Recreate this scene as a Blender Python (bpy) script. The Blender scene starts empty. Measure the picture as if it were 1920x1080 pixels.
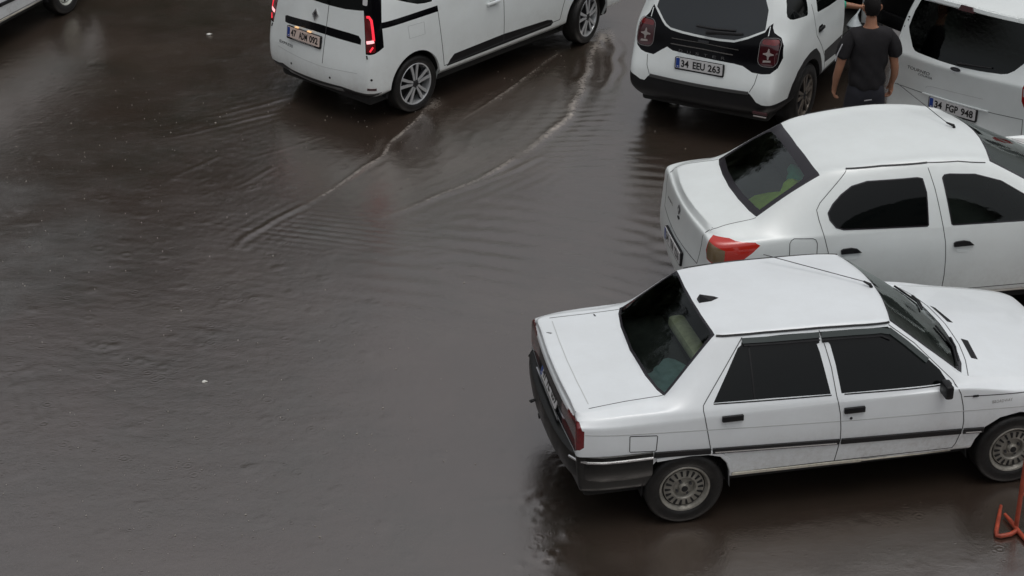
import bpy, bmesh, math, random
import numpy as np
from mathutils import Vector, Matrix
from mathutils.bvhtree import BVHTree
from math import radians as R_, sin, cos, pi
random.seed(7); rng = np.random.default_rng(7)
S = bpy.context.scene; C = S.collection

# ------------------------------------------------------------ camera, sky, sun, exposure
cam = bpy.data.objects.new('camera', bpy.data.cameras.new('camera')); C.objects.link(cam)
cam.data.sensor_width = 36; cam.data.lens = 63.448; cam.data.clip_end = 2000; cam.data.clip_start = .1
cam.matrix_world = Matrix.Translation((0, 0, 7.5806)) @ Matrix.Rotation(R_(90 - 28.2524), 4, 'X') @ Matrix.Rotation(-0.0105, 4, 'Z')
S.camera = cam
W = bpy.data.worlds.new('World'); S.world = W; W.use_nodes = True
wn = W.node_tree.nodes; wl = W.node_tree.links; wn.clear()
SUN_EL, SUN_AZ = 78, 130        # degrees; azimuth from +Y (the view direction) towards +X
sky = wn.new('ShaderNodeTexSky'); sky.sky_type = 'NISHITA'; sky.sun_disc = False
sky.sun_elevation = R_(SUN_EL); sky.sun_rotation = R_(SUN_AZ); sky.air_density = 1.0; sky.dust_density = 6.0; sky.ozone_density = 1.0
hs = wn.new('ShaderNodeHueSaturation'); hs.inputs['Saturation'].default_value = .22
bg = wn.new('ShaderNodeBackground'); bg.inputs['Strength'].default_value = .15
wo = wn.new('ShaderNodeOutputWorld')
wl.new(sky.outputs[0], hs.inputs['Color']); wl.new(hs.outputs[0], bg.inputs[0]); wl.new(bg.outputs[0], wo.inputs[0])
sl = bpy.data.lights.new('sun', 'SUN'); sl.energy = .4; sl.angle = R_(60); sl.color = (1, .975, .94)
so = bpy.data.objects.new('sun', sl); C.objects.link(so)
sd = Vector((sin(R_(SUN_AZ)) * cos(R_(SUN_EL)), cos(R_(SUN_AZ)) * cos(R_(SUN_EL)), sin(R_(SUN_EL))))
so.rotation_euler = sd.to_track_quat('Z', 'Y').to_euler(); so.location = (0, 10, 30)
S.view_settings.view_transform = 'Standard'; S.view_settings.look = 'None'; S.view_settings.gamma = 1; S.view_settings.exposure = -.42

# ------------------------------------------------------------ materials
def nt(name):
    m = bpy.data.materials.new(name); m.use_nodes = True
    return m, m.node_tree.nodes, m.node_tree.links, m.node_tree.nodes['Principled BSDF']
def mat(name, col, rough=.5, metal=0, spec=None, coat=0, coatr=.05, emit=None, es=1, alpha=None, noise=0, nscale=8, bump=0, bscale=60, rvar=0):
    m, n, l, b = nt(name)
    b.inputs['Base Color'].default_value = (*col, 1); b.inputs['Roughness'].default_value = rough
    b.inputs['Metallic'].default_value = metal; b.inputs['Coat Weight'].default_value = coat; b.inputs['Coat Roughness'].default_value = coatr
    if spec is not None: b.inputs['Specular IOR Level'].default_value = spec
    if emit: b.inputs['Emission Color'].default_value = (*emit, 1); b.inputs['Emission Strength'].default_value = es
    if alpha is not None: b.inputs['Alpha'].default_value = alpha
    if noise or bump or rvar:
        tc = n.new('ShaderNodeTexCoord')
        if noise or rvar:
            t = n.new('ShaderNodeTexNoise'); t.inputs['Scale'].default_value = nscale; t.inputs['Detail'].default_value = 6; t.inputs['Roughness'].default_value = .65
            l.new(tc.outputs['Object'], t.inputs['Vector'])
        if noise:
            mr = n.new('ShaderNodeMapRange'); mr.inputs[1].default_value = .3; mr.inputs[2].default_value = .7
            mr.inputs[3].default_value = 1 - noise; mr.inputs[4].default_value = 1 + noise * .6
            l.new(t.outputs[0], mr.inputs[0])
            mx = n.new('ShaderNodeVectorMath'); mx.operation = 'SCALE'; mx.inputs[0].default_value = col
            l.new(mr.outputs[0], mx.inputs['Scale']); l.new(mx.outputs[0], b.inputs['Base Color'])
        if rvar:
            m2 = n.new('ShaderNodeMapRange'); m2.inputs[1].default_value = .3; m2.inputs[2].default_value = .7
            m2.inputs[3].default_value = max(0, rough - rvar); m2.inputs[4].default_value = rough + rvar
            l.new(t.outputs[0], m2.inputs[0]); l.new(m2.outputs[0], b.inputs['Roughness'])
        if bump:
            t2 = n.new('ShaderNodeTexNoise'); t2.inputs['Scale'].default_value = bscale; t2.inputs['Detail'].default_value = 4
            l.new(tc.outputs['Object'], t2.inputs['Vector'])
            bp = n.new('ShaderNodeBump'); bp.inputs['Strength'].default_value = bump; bp.inputs['Distance'].default_value = .01
            l.new(t2.outputs[0], bp.inputs['Height']); l.new(bp.outputs[0], b.inputs['Normal'])
    return m
def paint(name, col, dirt=.35):
    """white car paint: clear coat, rain beads, road film low on the body, dark on the inside of the shell"""
    m, n, l, b = nt(name)
    tc = n.new('ShaderNodeTexCoord'); sx = n.new('ShaderNodeSeparateXYZ'); l.new(tc.outputs['Object'], sx.inputs[0])
    t = n.new('ShaderNodeTexNoise'); t.inputs['Scale'].default_value = 3.5; t.inputs['Detail'].default_value = 7; t.inputs['Roughness'].default_value = .7
    l.new(tc.outputs['Object'], t.inputs['Vector'])
    mr = n.new('ShaderNodeMapRange'); mr.inputs[1].default_value = .70; mr.inputs[2].default_value = .28; mr.inputs[3].default_value = 0; mr.inputs[4].default_value = dirt
    l.new(sx.outputs[2], mr.inputs[0])
    ts = n.new('ShaderNodeTexNoise'); ts.inputs['Scale'].default_value = 26; ts.inputs['Detail'].default_value = 5; ts.inputs['Roughness'].default_value = .75; l.new(tc.outputs['Object'], ts.inputs['Vector'])
    ms = n.new('ShaderNodeMapRange'); ms.inputs[1].default_value = .40; ms.inputs[2].default_value = .66; ms.inputs[3].default_value = .45; ms.inputs[4].default_value = 1.7; l.new(ts.outputs[0], ms.inputs[0])
    mm = n.new('ShaderNodeMath'); mm.operation = 'MULTIPLY'; l.new(mr.outputs[0], mm.inputs[0]); l.new(ms.outputs[0], mm.inputs[1])
    mu0 = n.new('ShaderNodeMath'); mu0.operation = 'MULTIPLY'; l.new(mm.outputs[0], mu0.inputs[0]); l.new(t.outputs[0], mu0.inputs[1])
    mf = n.new('ShaderNodeMapRange'); mf.inputs[1].default_value = .35; mf.inputs[2].default_value = .75; mf.inputs[3].default_value = 0; mf.inputs[4].default_value = .10; l.new(t.outputs[0], mf.inputs[0])
    mu = n.new('ShaderNodeMath'); mu.operation = 'ADD'; l.new(mu0.outputs[0], mu.inputs[0]); l.new(mf.outputs[0], mu.inputs[1])
    mx = n.new('ShaderNodeMix'); mx.data_type = 'RGBA'; mx.inputs[6].default_value = (*col, 1); mx.inputs[7].default_value = (.23, .20, .15, 1)
    l.new(mu.outputs[0], mx.inputs[0])
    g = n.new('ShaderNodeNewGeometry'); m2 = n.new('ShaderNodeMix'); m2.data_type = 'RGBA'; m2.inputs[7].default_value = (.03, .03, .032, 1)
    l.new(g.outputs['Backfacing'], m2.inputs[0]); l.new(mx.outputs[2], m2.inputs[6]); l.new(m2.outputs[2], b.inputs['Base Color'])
    v = n.new('ShaderNodeTexVoronoi'); v.inputs['Scale'].default_value = 70
    l.new(tc.outputs['Object'], v.inputs['Vector'])
    m3 = n.new('ShaderNodeMapRange'); m3.inputs[1].default_value = .0; m3.inputs[2].default_value = .35; m3.inputs[3].default_value = 1; m3.inputs[4].default_value = 0
    l.new(v.outputs['Distance'], m3.inputs[0])
    bp = n.new('ShaderNodeBump'); bp.inputs['Strength'].default_value = .10; bp.inputs['Distance'].default_value = .004
    l.new(m3.outputs[0], bp.inputs['Height']); l.new(bp.outputs[0], b.inputs['Coat Normal'])
    b.inputs['Roughness'].default_value = .35; b.inputs['Coat Weight'].default_value = .6; b.inputs['Coat Roughness'].default_value = .06
    return m
def glass(name, tint, rough=.03, ior=1.5):
    """thin car glass one can see through: tinted transparency under a fresnel reflection"""
    m, n, l, b = nt(name); n.remove(b); out = [x for x in n if x.type == 'OUTPUT_MATERIAL'][0]
    tr = n.new('ShaderNodeBsdfTransparent'); tr.inputs[0].default_value = (*tint, 1)
    gl = n.new('ShaderNodeBsdfGlossy'); gl.inputs['Roughness'].default_value = rough; gl.inputs[0].default_value = (.9, .95, .93, 1)
    fr = n.new('ShaderNodeFresnel'); fr.inputs[0].default_value = ior
    tc = n.new('ShaderNodeTexCoord'); v = n.new('ShaderNodeTexNoise'); v.inputs['Scale'].default_value = 25; v.inputs['Detail'].default_value = 3
    l.new(tc.outputs['Object'], v.inputs['Vector'])
    bp = n.new('ShaderNodeBump'); bp.inputs['Strength'].default_value = .06; bp.inputs['Distance'].default_value = .01
    l.new(v.outputs[0], bp.inputs['Height']); l.new(bp.outputs[0], gl.inputs['Normal'])
    mx = n.new('ShaderNodeMixShader'); l.new(fr.outputs[0], mx.inputs[0]); l.new(tr.outputs[0], mx.inputs[1]); l.new(gl.outputs[0], mx.inputs[2])
    l.new(mx.outputs[0], out.inputs[0]); return m
WH = paint('white_paint', (.75, .79, .81), .5); WH2 = paint('white_paint_newer', (.745, .79, .785), .3)
BLK = mat('black_plastic', (.009, .009, .010), .42, spec=.3, noise=.3, nscale=6, bump=.15, bscale=90)
BLKW = mat('worn_black_bumper', (.013, .013, .012), .36, spec=.35, noise=.5, nscale=5, rvar=.15)
GLB = mat('gloss_black', (.003, .003, .004), .14, spec=.18)
MUD = mat('dirty_rubber', (.030, .027, .024), .6, noise=.5, nscale=14, bump=.3, bscale=50)
TYR = mat('wet_tyre', (.010, .0095, .009), .46, spec=.35, noise=.5, nscale=12, bump=.3, bscale=60)
WELL = mat('wheel_well', (.008, .008, .008), .8)
SEAM = mat('panel_gap', (.035, .036, .038), .7); SEAML = mat('shallow_groove', (.48, .50, .50), .5)
DGL = mat('tinted_glass', (.003, .004, .004), .04, spec=.30, bump=.05, bscale=12)
DGL2 = mat('smoked_deflector', (.035, .045, .043), .15, spec=.6)
CLR = glass('clear_glass', (.66, .74, .70)); CLG = glass('green_glass', (.90, 1.0, .94), ior=2.1)
FRIT = mat('black_glass_border', (.022, .020, .024), .25)
CHR = mat('chrome', (.75, .75, .75), .15, 1); ALU = mat('machined_alloy', (.62, .64, .65), .32, .6); GUN = mat('alloy_pocket', (.05, .05, .055), .35, .4)
DALU = mat('muddy_alloy', (.14, .12, .10), .45, .3, noise=.5, nscale=14)
STL = mat('weathered_steel_rim', (.26, .25, .22), .42, .3, noise=.45, nscale=10); WSTL = mat('white_steel_rim', (.50, .52, .47), .45, noise=.2)
RED = mat('red_lamp', (.32, .008, .008), .12, coat=1, noise=.35, nscale=30); REDB = mat('bright_red_lamp', (.48, .022, .012), .12, coat=1)
AMB = mat('smoked_amber_lamp', (.17, .12, .065), .15, coat=1); LWH = mat('lamp_reflector', (.50, .46, .44), .25, .3); DRED2 = mat('deep_red_lamp', (.15, .008, .010), .12, coat=1, noise=.3, nscale=30); DRED = mat('dark_red_lamp', (.045, .005, .008), .12, coat=1)
LIT = mat('lit_red_lamp', (.7, .02, .03), .3, emit=(1, .03, .06), es=1.3); LITW = mat('lit_lamp_core', (1, .5, .5), .3, emit=(1, .42, .45), es=1.5)
PLW = mat('plate_white', (.62, .62, .62), .35); PLB = mat('plate_blue', (.01, .05, .28), .35); INK = mat('black_ink', (.008, .008, .008), .4)
PLP = mat('plate_white_lamplit', (.66, .54, .48), .35)  # plate white with the plate lamp's warm light mixed into its colour
BADGE = mat('badge_dark', (.05, .05, .055), .3, .5); GRYT = mat('faded_lettering', (.36, .36, .35), .5); GTX = mat('dark_embossed', (.07, .07, .072), .3)
INT = mat('interior_grey', (.030, .031, .030), .8, noise=.4); BEI = mat('beige_cloth', (.46, .44, .30), .9, noise=.25, nscale=20)
CLO = mat('blue_grey_cloth', (.22, .34, .35), .9, noise=.3, nscale=10); HIV = mat('hi_vis_cloth', (.62, .85, .12), .85, noise=.15, nscale=14); TEAL = mat('teal_cloth', (.04, .36, .24), .9, noise=.2)
ORG = mat('orange_red_paint', (.34, .055, .025), .5, noise=.45, nscale=20)

# ------------------------------------------------------------ helpers
def link(o, parent=None):
    C.objects.link(o)
    if parent is not None: o.parent = parent
    return o
def tag(o, label=None, cat=None, group=None, kind=None):
    if label: o['label'] = label
    if cat: o['category'] = cat
    if group: o['group'] = group
    if kind: o['kind'] = kind
    return o
def empty(name, loc, rz=0, **k):
    o = bpy.data.objects.new(name, None); o.location = loc; o.rotation_euler = (0, 0, rz); o.empty_display_size = .3
    return tag(link(o), **k)
def mesh_obj(name, v, f, m, parent=None, smooth=True, mi=None, normals=None):
    me = bpy.data.meshes.new(name); me.from_pydata([tuple(x) for x in v], [], f)
    for x in (m if isinstance(m, (list, tuple)) else [m]): me.materials.append(x)
    if mi is not None: me.polygons.foreach_set('material_index', mi)
    me.polygons.foreach_set('use_smooth', [smooth] * len(me.polygons)); me.update()
    if normals is not None: me.normals_split_custom_set_from_vertices([tuple(x) for x in normals])
    return link(bpy.data.objects.new(name, me), parent)
class MB:
    """collects simple solids, then links them as one mesh"""
    def __init__(s): s.v = []; s.f = []; s.mi = []; s.mats = []
    def add(s, v, f, m=None, M=None):
        k = len(s.v); s.v += [(M @ Vector(x)) if M else Vector(x) for x in v]; s.f += [[i + k for i in q] for q in f]
        if m not in s.mats: s.mats.append(m)
        s.mi += [s.mats.index(m)] * len(f)
    def box(s, c, d, m, M=None, bev=0):
        a, b, h = d[0] / 2, d[1] / 2, d[2] / 2
        if bev <= 0:
            v = [(c[0] + i * a, c[1] + j * b, c[2] + k * h) for i in (-1, 1) for j in (-1, 1) for k in (-1, 1)]
            f = [(0, 1, 3, 2), (4, 6, 7, 5), (0, 4, 5, 1), (2, 3, 7, 6), (0, 2, 6, 4), (1, 5, 7, 3)]
            s.add(v, f, m, M); return
        bm = bmesh.new(); bmesh.ops.create_cube(bm, size=1)
        for q in bm.verts: q.co = Vector((q.co.x * d[0] + c[0], q.co.y * d[1] + c[1], q.co.z * d[2] + c[2]))
        bmesh.ops.bevel(bm, geom=bm.edges[:], offset=bev, segments=2, affect='EDGES', profile=.5)
        bm.verts.index_update(); s.add([q.co for q in bm.verts], [[q.index for q in f.verts] for f in bm.faces], m, M); bm.free()
    def tube(s, pts, r, m, n=10, closed=False, M=None):
        pts = [Vector(p) for p in pts]; N = len(pts); rr = r if isinstance(r, (list, tuple)) else [r] * N
        v = []; f = []; up = None
        for i, p in enumerate(pts):
            t = (pts[(i + 1) % N] - pts[i - 1]) if closed else (pts[min(i + 1, N - 1)] - pts[max(i - 1, 0)])
            t.normalize()
            if up is None: up = t.orthogonal()
            up = (up - t * up.dot(t)).normalized(); w = t.cross(up)
            v += [p + (up * cos(2 * pi * k / n) + w * sin(2 * pi * k / n)) * rr[i] for k in range(n)]
        for i in range(N if closed else N - 1):
            j = (i + 1) % N
            f += [(i * n + k, i * n + (k + 1) % n, j * n + (k + 1) % n, j * n + k) for k in range(n)]
        if not closed: f += [tuple(range(n))[::-1], tuple((N - 1) * n + k for k in range(n))]
        s.add(v, f, m, M)
    def lathe(s, prof, m, n=48, M=None, axis='y'):
        v = []; f = []; K = len(prof)
        for i in range(n):
            a = 2 * pi * i / n
            v += [(r * cos(a), y, r * sin(a)) for r, y in prof]
        for i in range(n):
            j = (i + 1) % n
            f += [(i * K + k, j * K + k, j * K + k + 1, i * K + k + 1) for k in range(K - 1)]
        s.add(v, f, m, M)
    def prism(s, poly, d0, d1, m, M=None):
        """polygon in local XY between z=d0 and z=d1"""
        n = len(poly); v = [(x, y, d0) for x, y in poly] + [(x, y, d1) for x, y in poly]
        f = [tuple(range(n))[::-1], tuple(range(n, 2 * n))] + [(i, (i + 1) % n, n + (i + 1) % n, n + i) for i in range(n)]
        s.add(v, f, m, M)
    def build(s, name, parent=None, smooth=False, **k):
        o = mesh_obj(name, s.v, s.f, s.mats, parent, smooth, s.mi)
        bm = bmesh.new(); bm.from_mesh(o.data); bmesh.ops.recalc_face_normals(bm, faces=bm.faces[:]); bm.to_mesh(o.data); bm.free()
        if smooth: o.data.polygons.foreach_set('use_smooth', [True] * len(o.data.polygons)); o.data.set_sharp_from_angle(angle=R_(38))
        return tag(o, **k)
def frame(o, right, up):
    r = Vector(right).normalized(); u = Vector(up); u = (u - r * u.dot(r)).normalized(); n = r.cross(u)
    M = Matrix((r, u, n)).transposed().to_4x4(); M.translation = Vector(o); return M
def rrect(w, h, r, n=4):
    p = []
    for cx, cy, a0 in ((w / 2 - r, h / 2 - r, 0), (-w / 2 + r, h / 2 - r, 90), (-w / 2 + r, -h / 2 + r, 180), (w / 2 - r, -h / 2 + r, 270)):
        p += [(cx + r * cos(R_(a0 + 90 * i / n)), cy + r * sin(R_(a0 + 90 * i / n))) for i in range(n + 1)]
    return p
def text_obj(name, s, w, h, M, m, parent, space=1.0, depth=.0012, shear=0, bold=0):
    cu = bpy.data.curves.new(name, 'FONT'); cu.body = s; cu.space_character = space; cu.extrude = .001; cu.resolution_u = 3; cu.offset = bold; cu.shear = shear
    tmp = bpy.data.objects.new(name, cu); C.objects.link(tmp); bpy.context.view_layer.update()
    me = bpy.data.meshes.new_from_object(tmp.evaluated_get(bpy.context.evaluated_depsgraph_get())); bpy.data.objects.remove(tmp)
    co = np.array([v.co[:] for v in me.vertices]); lo, hi = co.min(0), co.max(0)
    co[:, 0] = (co[:, 0] - (lo[0] + hi[0]) / 2) * w / (hi[0] - lo[0]); co[:, 1] = (co[:, 1] - (lo[1] + hi[1]) / 2) * h / (hi[1] - lo[1])
    co[:, 2] = (co[:, 2] - lo[2]) / (hi[2] - lo[2]) * depth
    for v, c in zip(me.vertices, co): v.co = M @ Vector(c)
    me.materials.clear(); me.materials.append(m); me.name = name
    return link(bpy.data.objects.new(name, me), parent)
def plate(parent, o, right, up, txt, mplate=None, fr=True, sub=None):
    M = frame(o, right, up); b = MB()
    b.prism(rrect(.520, .112, .008), .004, .010, mplate or PLW, M)
    b.prism([(-.256, -.052), (-.214, -.052), (-.214, .052), (-.256, .052)], .0102, .0108, PLB, M)
    p = b.build('license_plate', parent)
    g = MB(); g.prism(rrect(.545, .140 if sub else .132, .012), -.02, .0035, BLK, M @ Matrix.Translation((0, -.008, 0))); g.build('plate_frame', p)
    n = len(txt); k = txt.split(' ')
    xs = [(-.155, .085), (0.0, .135 if len(k[1]) > 2 else .095), (.168, .135)]
    for s_, (cx, w) in zip(k, xs): text_obj('lettering', s_, w, .077, M @ Matrix.Translation((cx, 0, .0102)), INK, p, bold=.028)
    t = MB(); t.box((-.235, -.035, .0110), (.016, .010, .0006), PLW, M); t.build('country_mark', p)
    if sub: text_obj('frame_lettering', sub, .34, .012, M @ Matrix.Translation((0, -.066, .0037)), PLW, p)
    return p

# ------------------------------------------------------------ car body: control net -> subdivision -> panels cut from one skin
SL = [0, .45, .8, 1.0]
def build_skin(cols, bx, cz, bowr, bowf, creases, lv=3):
    """cols[j] = list of K (x,y,z) from the roof edge down to the sill; bx, cz bow and crown of each column across the top"""
    J, K = len(cols), len(cols[0]); idx = {}; V = []
    def vid(key, p):
        if key not in idx: idx[key] = len(V); V.append(p)
        return idx[key]
    def Sv(j, k, sg): x, y, z = cols[j][k]; return vid(('S', j, k, sg), (x, sg * y, z))
    def Tv(j, l, sg):
        if l == 3: return Sv(j, 0, sg)
        x, y, z = cols[j][0]; s = SL[l]; q = 1 - s * s
        return vid(('T', j, l, sg if l else 0), (x + bx[j] * q, sg * s * y, z + cz[j] * q))
    def Ev(e, l, k, sg):
        j = 0 if e == 'R' else J - 1
        if k == 0: return Tv(j, l, sg)
        if l == 3: return Sv(j, k, sg)
        x, y, z = cols[j][k]; s = SL[l]; q = 1 - s * s; b = (bowr if e == 'R' else bowf)[k]
        return vid((e, l, k, sg if l else 0), (x + b * q, sg * s * y, z))
    F = []
    for sg in (1, -1):
        def q(*a): F.append(a if sg == 1 else a[::-1])
        for j in range(J - 1):
            for k in range(K - 1): q(Sv(j, k, sg), Sv(j, k + 1, sg), Sv(j + 1, k + 1, sg), Sv(j + 1, k, sg))
            for l in range(3): q(Tv(j, l, sg), Tv(j, l + 1, sg), Tv(j + 1, l + 1, sg), Tv(j + 1, l, sg))
        for l in range(3):
            for k in range(K - 1):
                q(Ev('R', l, k, sg), Ev('R', l, k + 1, sg), Ev('R', l + 1, k + 1, sg), Ev('R', l + 1, k, sg))
                q(Ev('F', l, k, sg), Ev('F', l + 1, k, sg), Ev('F', l + 1, k + 1, sg), Ev('F', l, k + 1, sg))
    ce = {}
    def ck(a, b, w): ce[(min(a, b), max(a, b))] = w
    for c in creases:
        for sg in (1, -1):
            if c[0] == 'S':
                for j in range(c[2], c[3]): ck(Sv(j, c[1], sg), Sv(j + 1, c[1], sg), c[4])
            if c[0] == 'T':
                for l in range(3): ck(Tv(c[1], l, sg), Tv(c[1], l + 1, sg), c[2])
            if c[0] == 'C':
                for k in range(c[2], c[3]): ck(Sv(c[1], k, sg), Sv(c[1], k + 1, sg), c[4])
            if c[0] == 'R':
                for l in range(3): ck(Ev('R', l, c[1], sg), Ev('R', l + 1, c[1], sg), c[2])
    tgt = np.array(V); P = tgt.copy(); n = len(V)
    me = bpy.data.meshes.new('skin'); me.from_pydata(V, [], F)
    ea = me.attributes.new('crease_edge', 'FLOAT', 'EDGE')
    for e in me.edges:
        k = (min(e.vertices), max(e.vertices))
        if k in ce: ea.data[e.index].value = ce[k]
    o = bpy.data.objects.new('skin', me); C.objects.link(o)
    md = o.modifiers.new('s', 'SUBSURF'); md.levels = lv; md.render_levels = lv; md.boundary_smooth = 'PRESERVE_CORNERS'
    for it in range(3):
        me.vertices.foreach_set('co', P.ravel()); me.update()
        bpy.context.view_layer.update(); ev = o.evaluated_get(bpy.context.evaluated_depsgraph_get()).to_mesh()
        co = np.empty(len(ev.vertices) * 3); ev.vertices.foreach_get('co', co); co = co.reshape(-1, 3)
        if it < 2: P += .85 * (tgt - co[:n])
    bm = bmesh.new(); bm.from_mesh(ev); bmesh.ops.recalc_face_normals(bm, faces=bm.faces[:])
    bpy.data.objects.remove(o); return bm
AX = {'right': Vector((0, -1, 0)), 'left': Vector((0, 1, 0)), 'rear': Vector((-1, 0, 0)), 'top': Vector((0, 0, 1)), 'front': Vector((1, 0, 0)),
      'rr': Vector((-.62, -.78, 0)).normalized(), 'rl': Vector((-.62, .78, 0)).normalized()}
def proj_fn(ax):
    d = AX[ax]
    if ax in ('right', 'left'): return lambda p: (p[0], p[2])
    if ax in ('rear', 'front'): return lambda p: (p[1], p[2])
    if ax == 'top': return lambda p: (p[0], p[1])
    h = Vector((0, 0, 1)).cross(d); return lambda p: (h.x * p[0] + h.y * p[1], p[2])
def inpoly(x, y, P):
    c = False; n = len(P); j = n - 1
    for i in range(n):
        if (P[i][1] > y) != (P[j][1] > y) and x < (P[j][0] - P[i][0]) * (y - P[i][1]) / (P[j][1] - P[i][1]) + P[i][0]: c = not c
        j = i
    return c
class Car:
    def __init__(s, root, bm, mp):
        s.root = root; s.bm = bm; s.mp = mp; s.lay = bm.faces.layers.int.new('reg'); s.regs = {0: ('body', mp, root, None)}
        bm.normal_update(); s.bvh = BVHTree.FromBMesh(bm); s.objs = {}
    def cut(s, P, ax, name=None, m=None, parent=None, label=None, delete=False, xlim=None, minn=.05):
        """cuts the skin exactly along outline P seen along ax and gives the faces inside their own part"""
        bm = s.bm; d = AX[ax]; pf = proj_fn(ax); rid = -1 if delete else len(s.regs) + 1
        if not delete: s.regs[rid] = (name, m, parent, label)
        x0, x1 = min(p[0] for p in P) - .002, max(p[0] for p in P) + .002; y0, y1 = min(p[1] for p in P) - .002, max(p[1] for p in P) + .002
        def ok(f):
            if f.normal.dot(d) < minn: return False
            c = f.calc_center_median()
            if ax == 'right' and c.y > -.3 or ax == 'left' and c.y < .3: return False
            if ax == 'rear' and c.x > .9 or ax == 'front' and c.x < 1.8: return False
            if ax == 'top' and c.z < .6: return False
            if xlim and not (xlim[0] < c.x < xlim[1]): return False
            q = [pf(v.co) for v in f.verts]
            return max(a[0] for a in q) > x0 and min(a[0] for a in q) < x1 and max(a[1] for a in q) > y0 and min(a[1] for a in q) < y1
        cand = set(f for f in bm.faces if ok(f)); n = len(P)
        for i in range(n):
            a, b = P[i], P[(i + 1) % n]; ex, ey = b[0] - a[0], b[1] - a[1]; L = math.hypot(ex, ey)
            if L < 1e-6: continue
            nx, ny = -ey / L, ex / L
            if ax in ('right', 'left'): no = Vector((nx, 0, ny)); co = Vector((a[0], 0, a[1]))
            elif ax in ('rear', 'front'): no = Vector((0, nx, ny)); co = Vector((0, a[0], a[1]))
            elif ax == 'top': no = Vector((nx, ny, 0)); co = Vector((a[0], a[1], 0))
            else:
                h = Vector((0, 0, 1)).cross(d); no = h * nx + Vector((0, 0, ny)); co = h * a[0] + Vector((0, 0, a[1]))
            lx0, lx1, ly0, ly1 = min(a[0], b[0]) - .001, max(a[0], b[0]) + .001, min(a[1], b[1]) - .001, max(a[1], b[1]) + .001
            loc = []
            for f in cand:
                q = [pf(v.co) for v in f.verts]
                if max(t[0] for t in q) < lx0 or min(t[0] for t in q) > lx1 or max(t[1] for t in q) < ly0 or min(t[1] for t in q) > ly1: continue
                sd_ = [(t[0] - a[0]) * nx + (t[1] - a[1]) * ny for t in q]
                if min(sd_) < -1e-5 and max(sd_) > 1e-5: loc.append(f)
            if not loc: continue
            es = set(e for f in loc for e in f.edges); vs = set(v for f in loc for v in f.verts)
            r = bmesh.ops.bisect_plane(bm, geom=list(vs) + list(es) + loc, dist=1e-5, plane_co=co, plane_no=no)
            cand = set(f for f in cand if f.is_valid) | set(g for g in r['geom'] if isinstance(g, bmesh.types.BMFace))
        for f in cand:
            if not f.is_valid: continue
            c = f.calc_center_median(); u, w = pf(c)
            if f.normal.dot(d) > minn * .5 and inpoly(u, w, P): f[s.lay] = rid
        return rid
    def both(s, P, name=None, m=None, parent=None, **k):
        return s.cut(P, 'right', name, m, parent, **k), s.cut(P, 'left', name, m, parent, **k)
    def hit(s, u, w, ax, off=0):
        d = AX[ax]
        if ax in ('right', 'left'): o = Vector((u, 0, w))
        elif ax in ('rear', 'front'): o = Vector((0, u, w))
        elif ax == 'top': o = Vector((u, w, 0))
        else: h = Vector((0, 0, 1)).cross(d); o = h * u + Vector((0, 0, w))
        p, n, i, t = s.bvh.ray_cast(o + d * 8, -d, 12)
        if p is None: return None, None
        if n.dot(d) < 0: n = -n
        return p + n * off, n
    def stripe(s, pts, ax, w, h, m, name, parent=None, closed=False, step=.02, cap=True):
        """a strip of width w standing h proud of the skin along a polyline"""
        q = []; P = list(pts) + ([pts[0]] if closed else [])
        for a, b in zip(P[:-1], P[1:]):
            L = math.hypot(b[0] - a[0], b[1] - a[1]); k = max(1, int(L / step))
            q += [(a[0] + (b[0] - a[0]) * i / k, a[1] + (b[1] - a[1]) * i / k) for i in range(k)]
        q.append(P[-1]); H = [s.hit(u, v, ax) for u, v in q]; H = [x for x in H if x[0] is not None]
        if len(H) < 2: return None
        V = []; F = []
        for i, (p, n) in enumerate(H):
            t = (H[min(i + 1, len(H) - 1)][0] - H[max(i - 1, 0)][0])
            if t.length < 1e-6: t = Vector((1, 0, 0))
            c = t.normalized().cross(n).normalized() * w / 2
            V += [p - c - n * .002, p - c * .85 + n * h, p + c * .85 + n * h, p + c - n * .002]
        for i in range(len(H) - 1):
            for k in range(3): F.append((i * 4 + k, i * 4 + k + 1, i * 4 + k + 5, i * 4 + k + 4))
        if cap and not closed: F += [(0, 3, 2, 1), tuple(4 * (len(H) - 1) + k for k in range(4))]
        o = mesh_obj(name, V, F, m, parent or s.root, False)
        bm = bmesh.new(); bm.from_mesh(o.data); bmesh.ops.recalc_face_normals(bm, faces=bm.faces[:]); bm.to_mesh(o.data); bm.free()
        return o
    def seams(s, lines, name='panel_gap', w=.007, m=None, parent=None):
        """hairline gaps, each its own part"""
        for ax, pts in lines: s.stripe(pts, ax, w, .0012, m or SEAM, name, parent)
    def at(s, u, w, ax, up=(0, 0, 1), off=0):
        p, n = s.hit(u, w, ax, off)
        upv = Vector(up) if ax != 'top' else Vector((1, 0, 0)); r = upv.cross(n).normalized(); return frame(p, r, n.cross(r))
    def finish(s):
        bm = s.bm; bm.normal_update(); bm.faces.ensure_lookup_table()
        by = {}
        for f in bm.faces: by.setdefault(f[s.lay], []).append(f)
        order = sorted(k for k in by if k >= 0)
        for rid in order:
            nm, m, par, lab = s.regs[rid]; vm = {}; V = []; N = []; F = []
            for f in by[rid]:
                q = []
                for v in f.verts:
                    if v.index not in vm or True:
                        if v not in vm: vm[v] = len(V); V.append(v.co.copy()); N.append(v.normal.copy())
                    q.append(vm[v])
                F.append(q)
            p = s.objs[par] if isinstance(par, int) else (par if par is not None else s.root)
            o = mesh_obj(nm, V, F, m, p, True, None, N); s.objs[rid] = o
            if lab: o['label'] = lab
        bm.free(); return s.objs
def arch_poly(cx, cz, r, zb=.05, n=22, sx=1):
    return [(cx - r * sx, zb)] + [(cx - r * sx * cos(pi * i / n), cz + r * sin(pi * i / n)) for i in range(n + 1)] + [(cx + r * sx, zb)]
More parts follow.
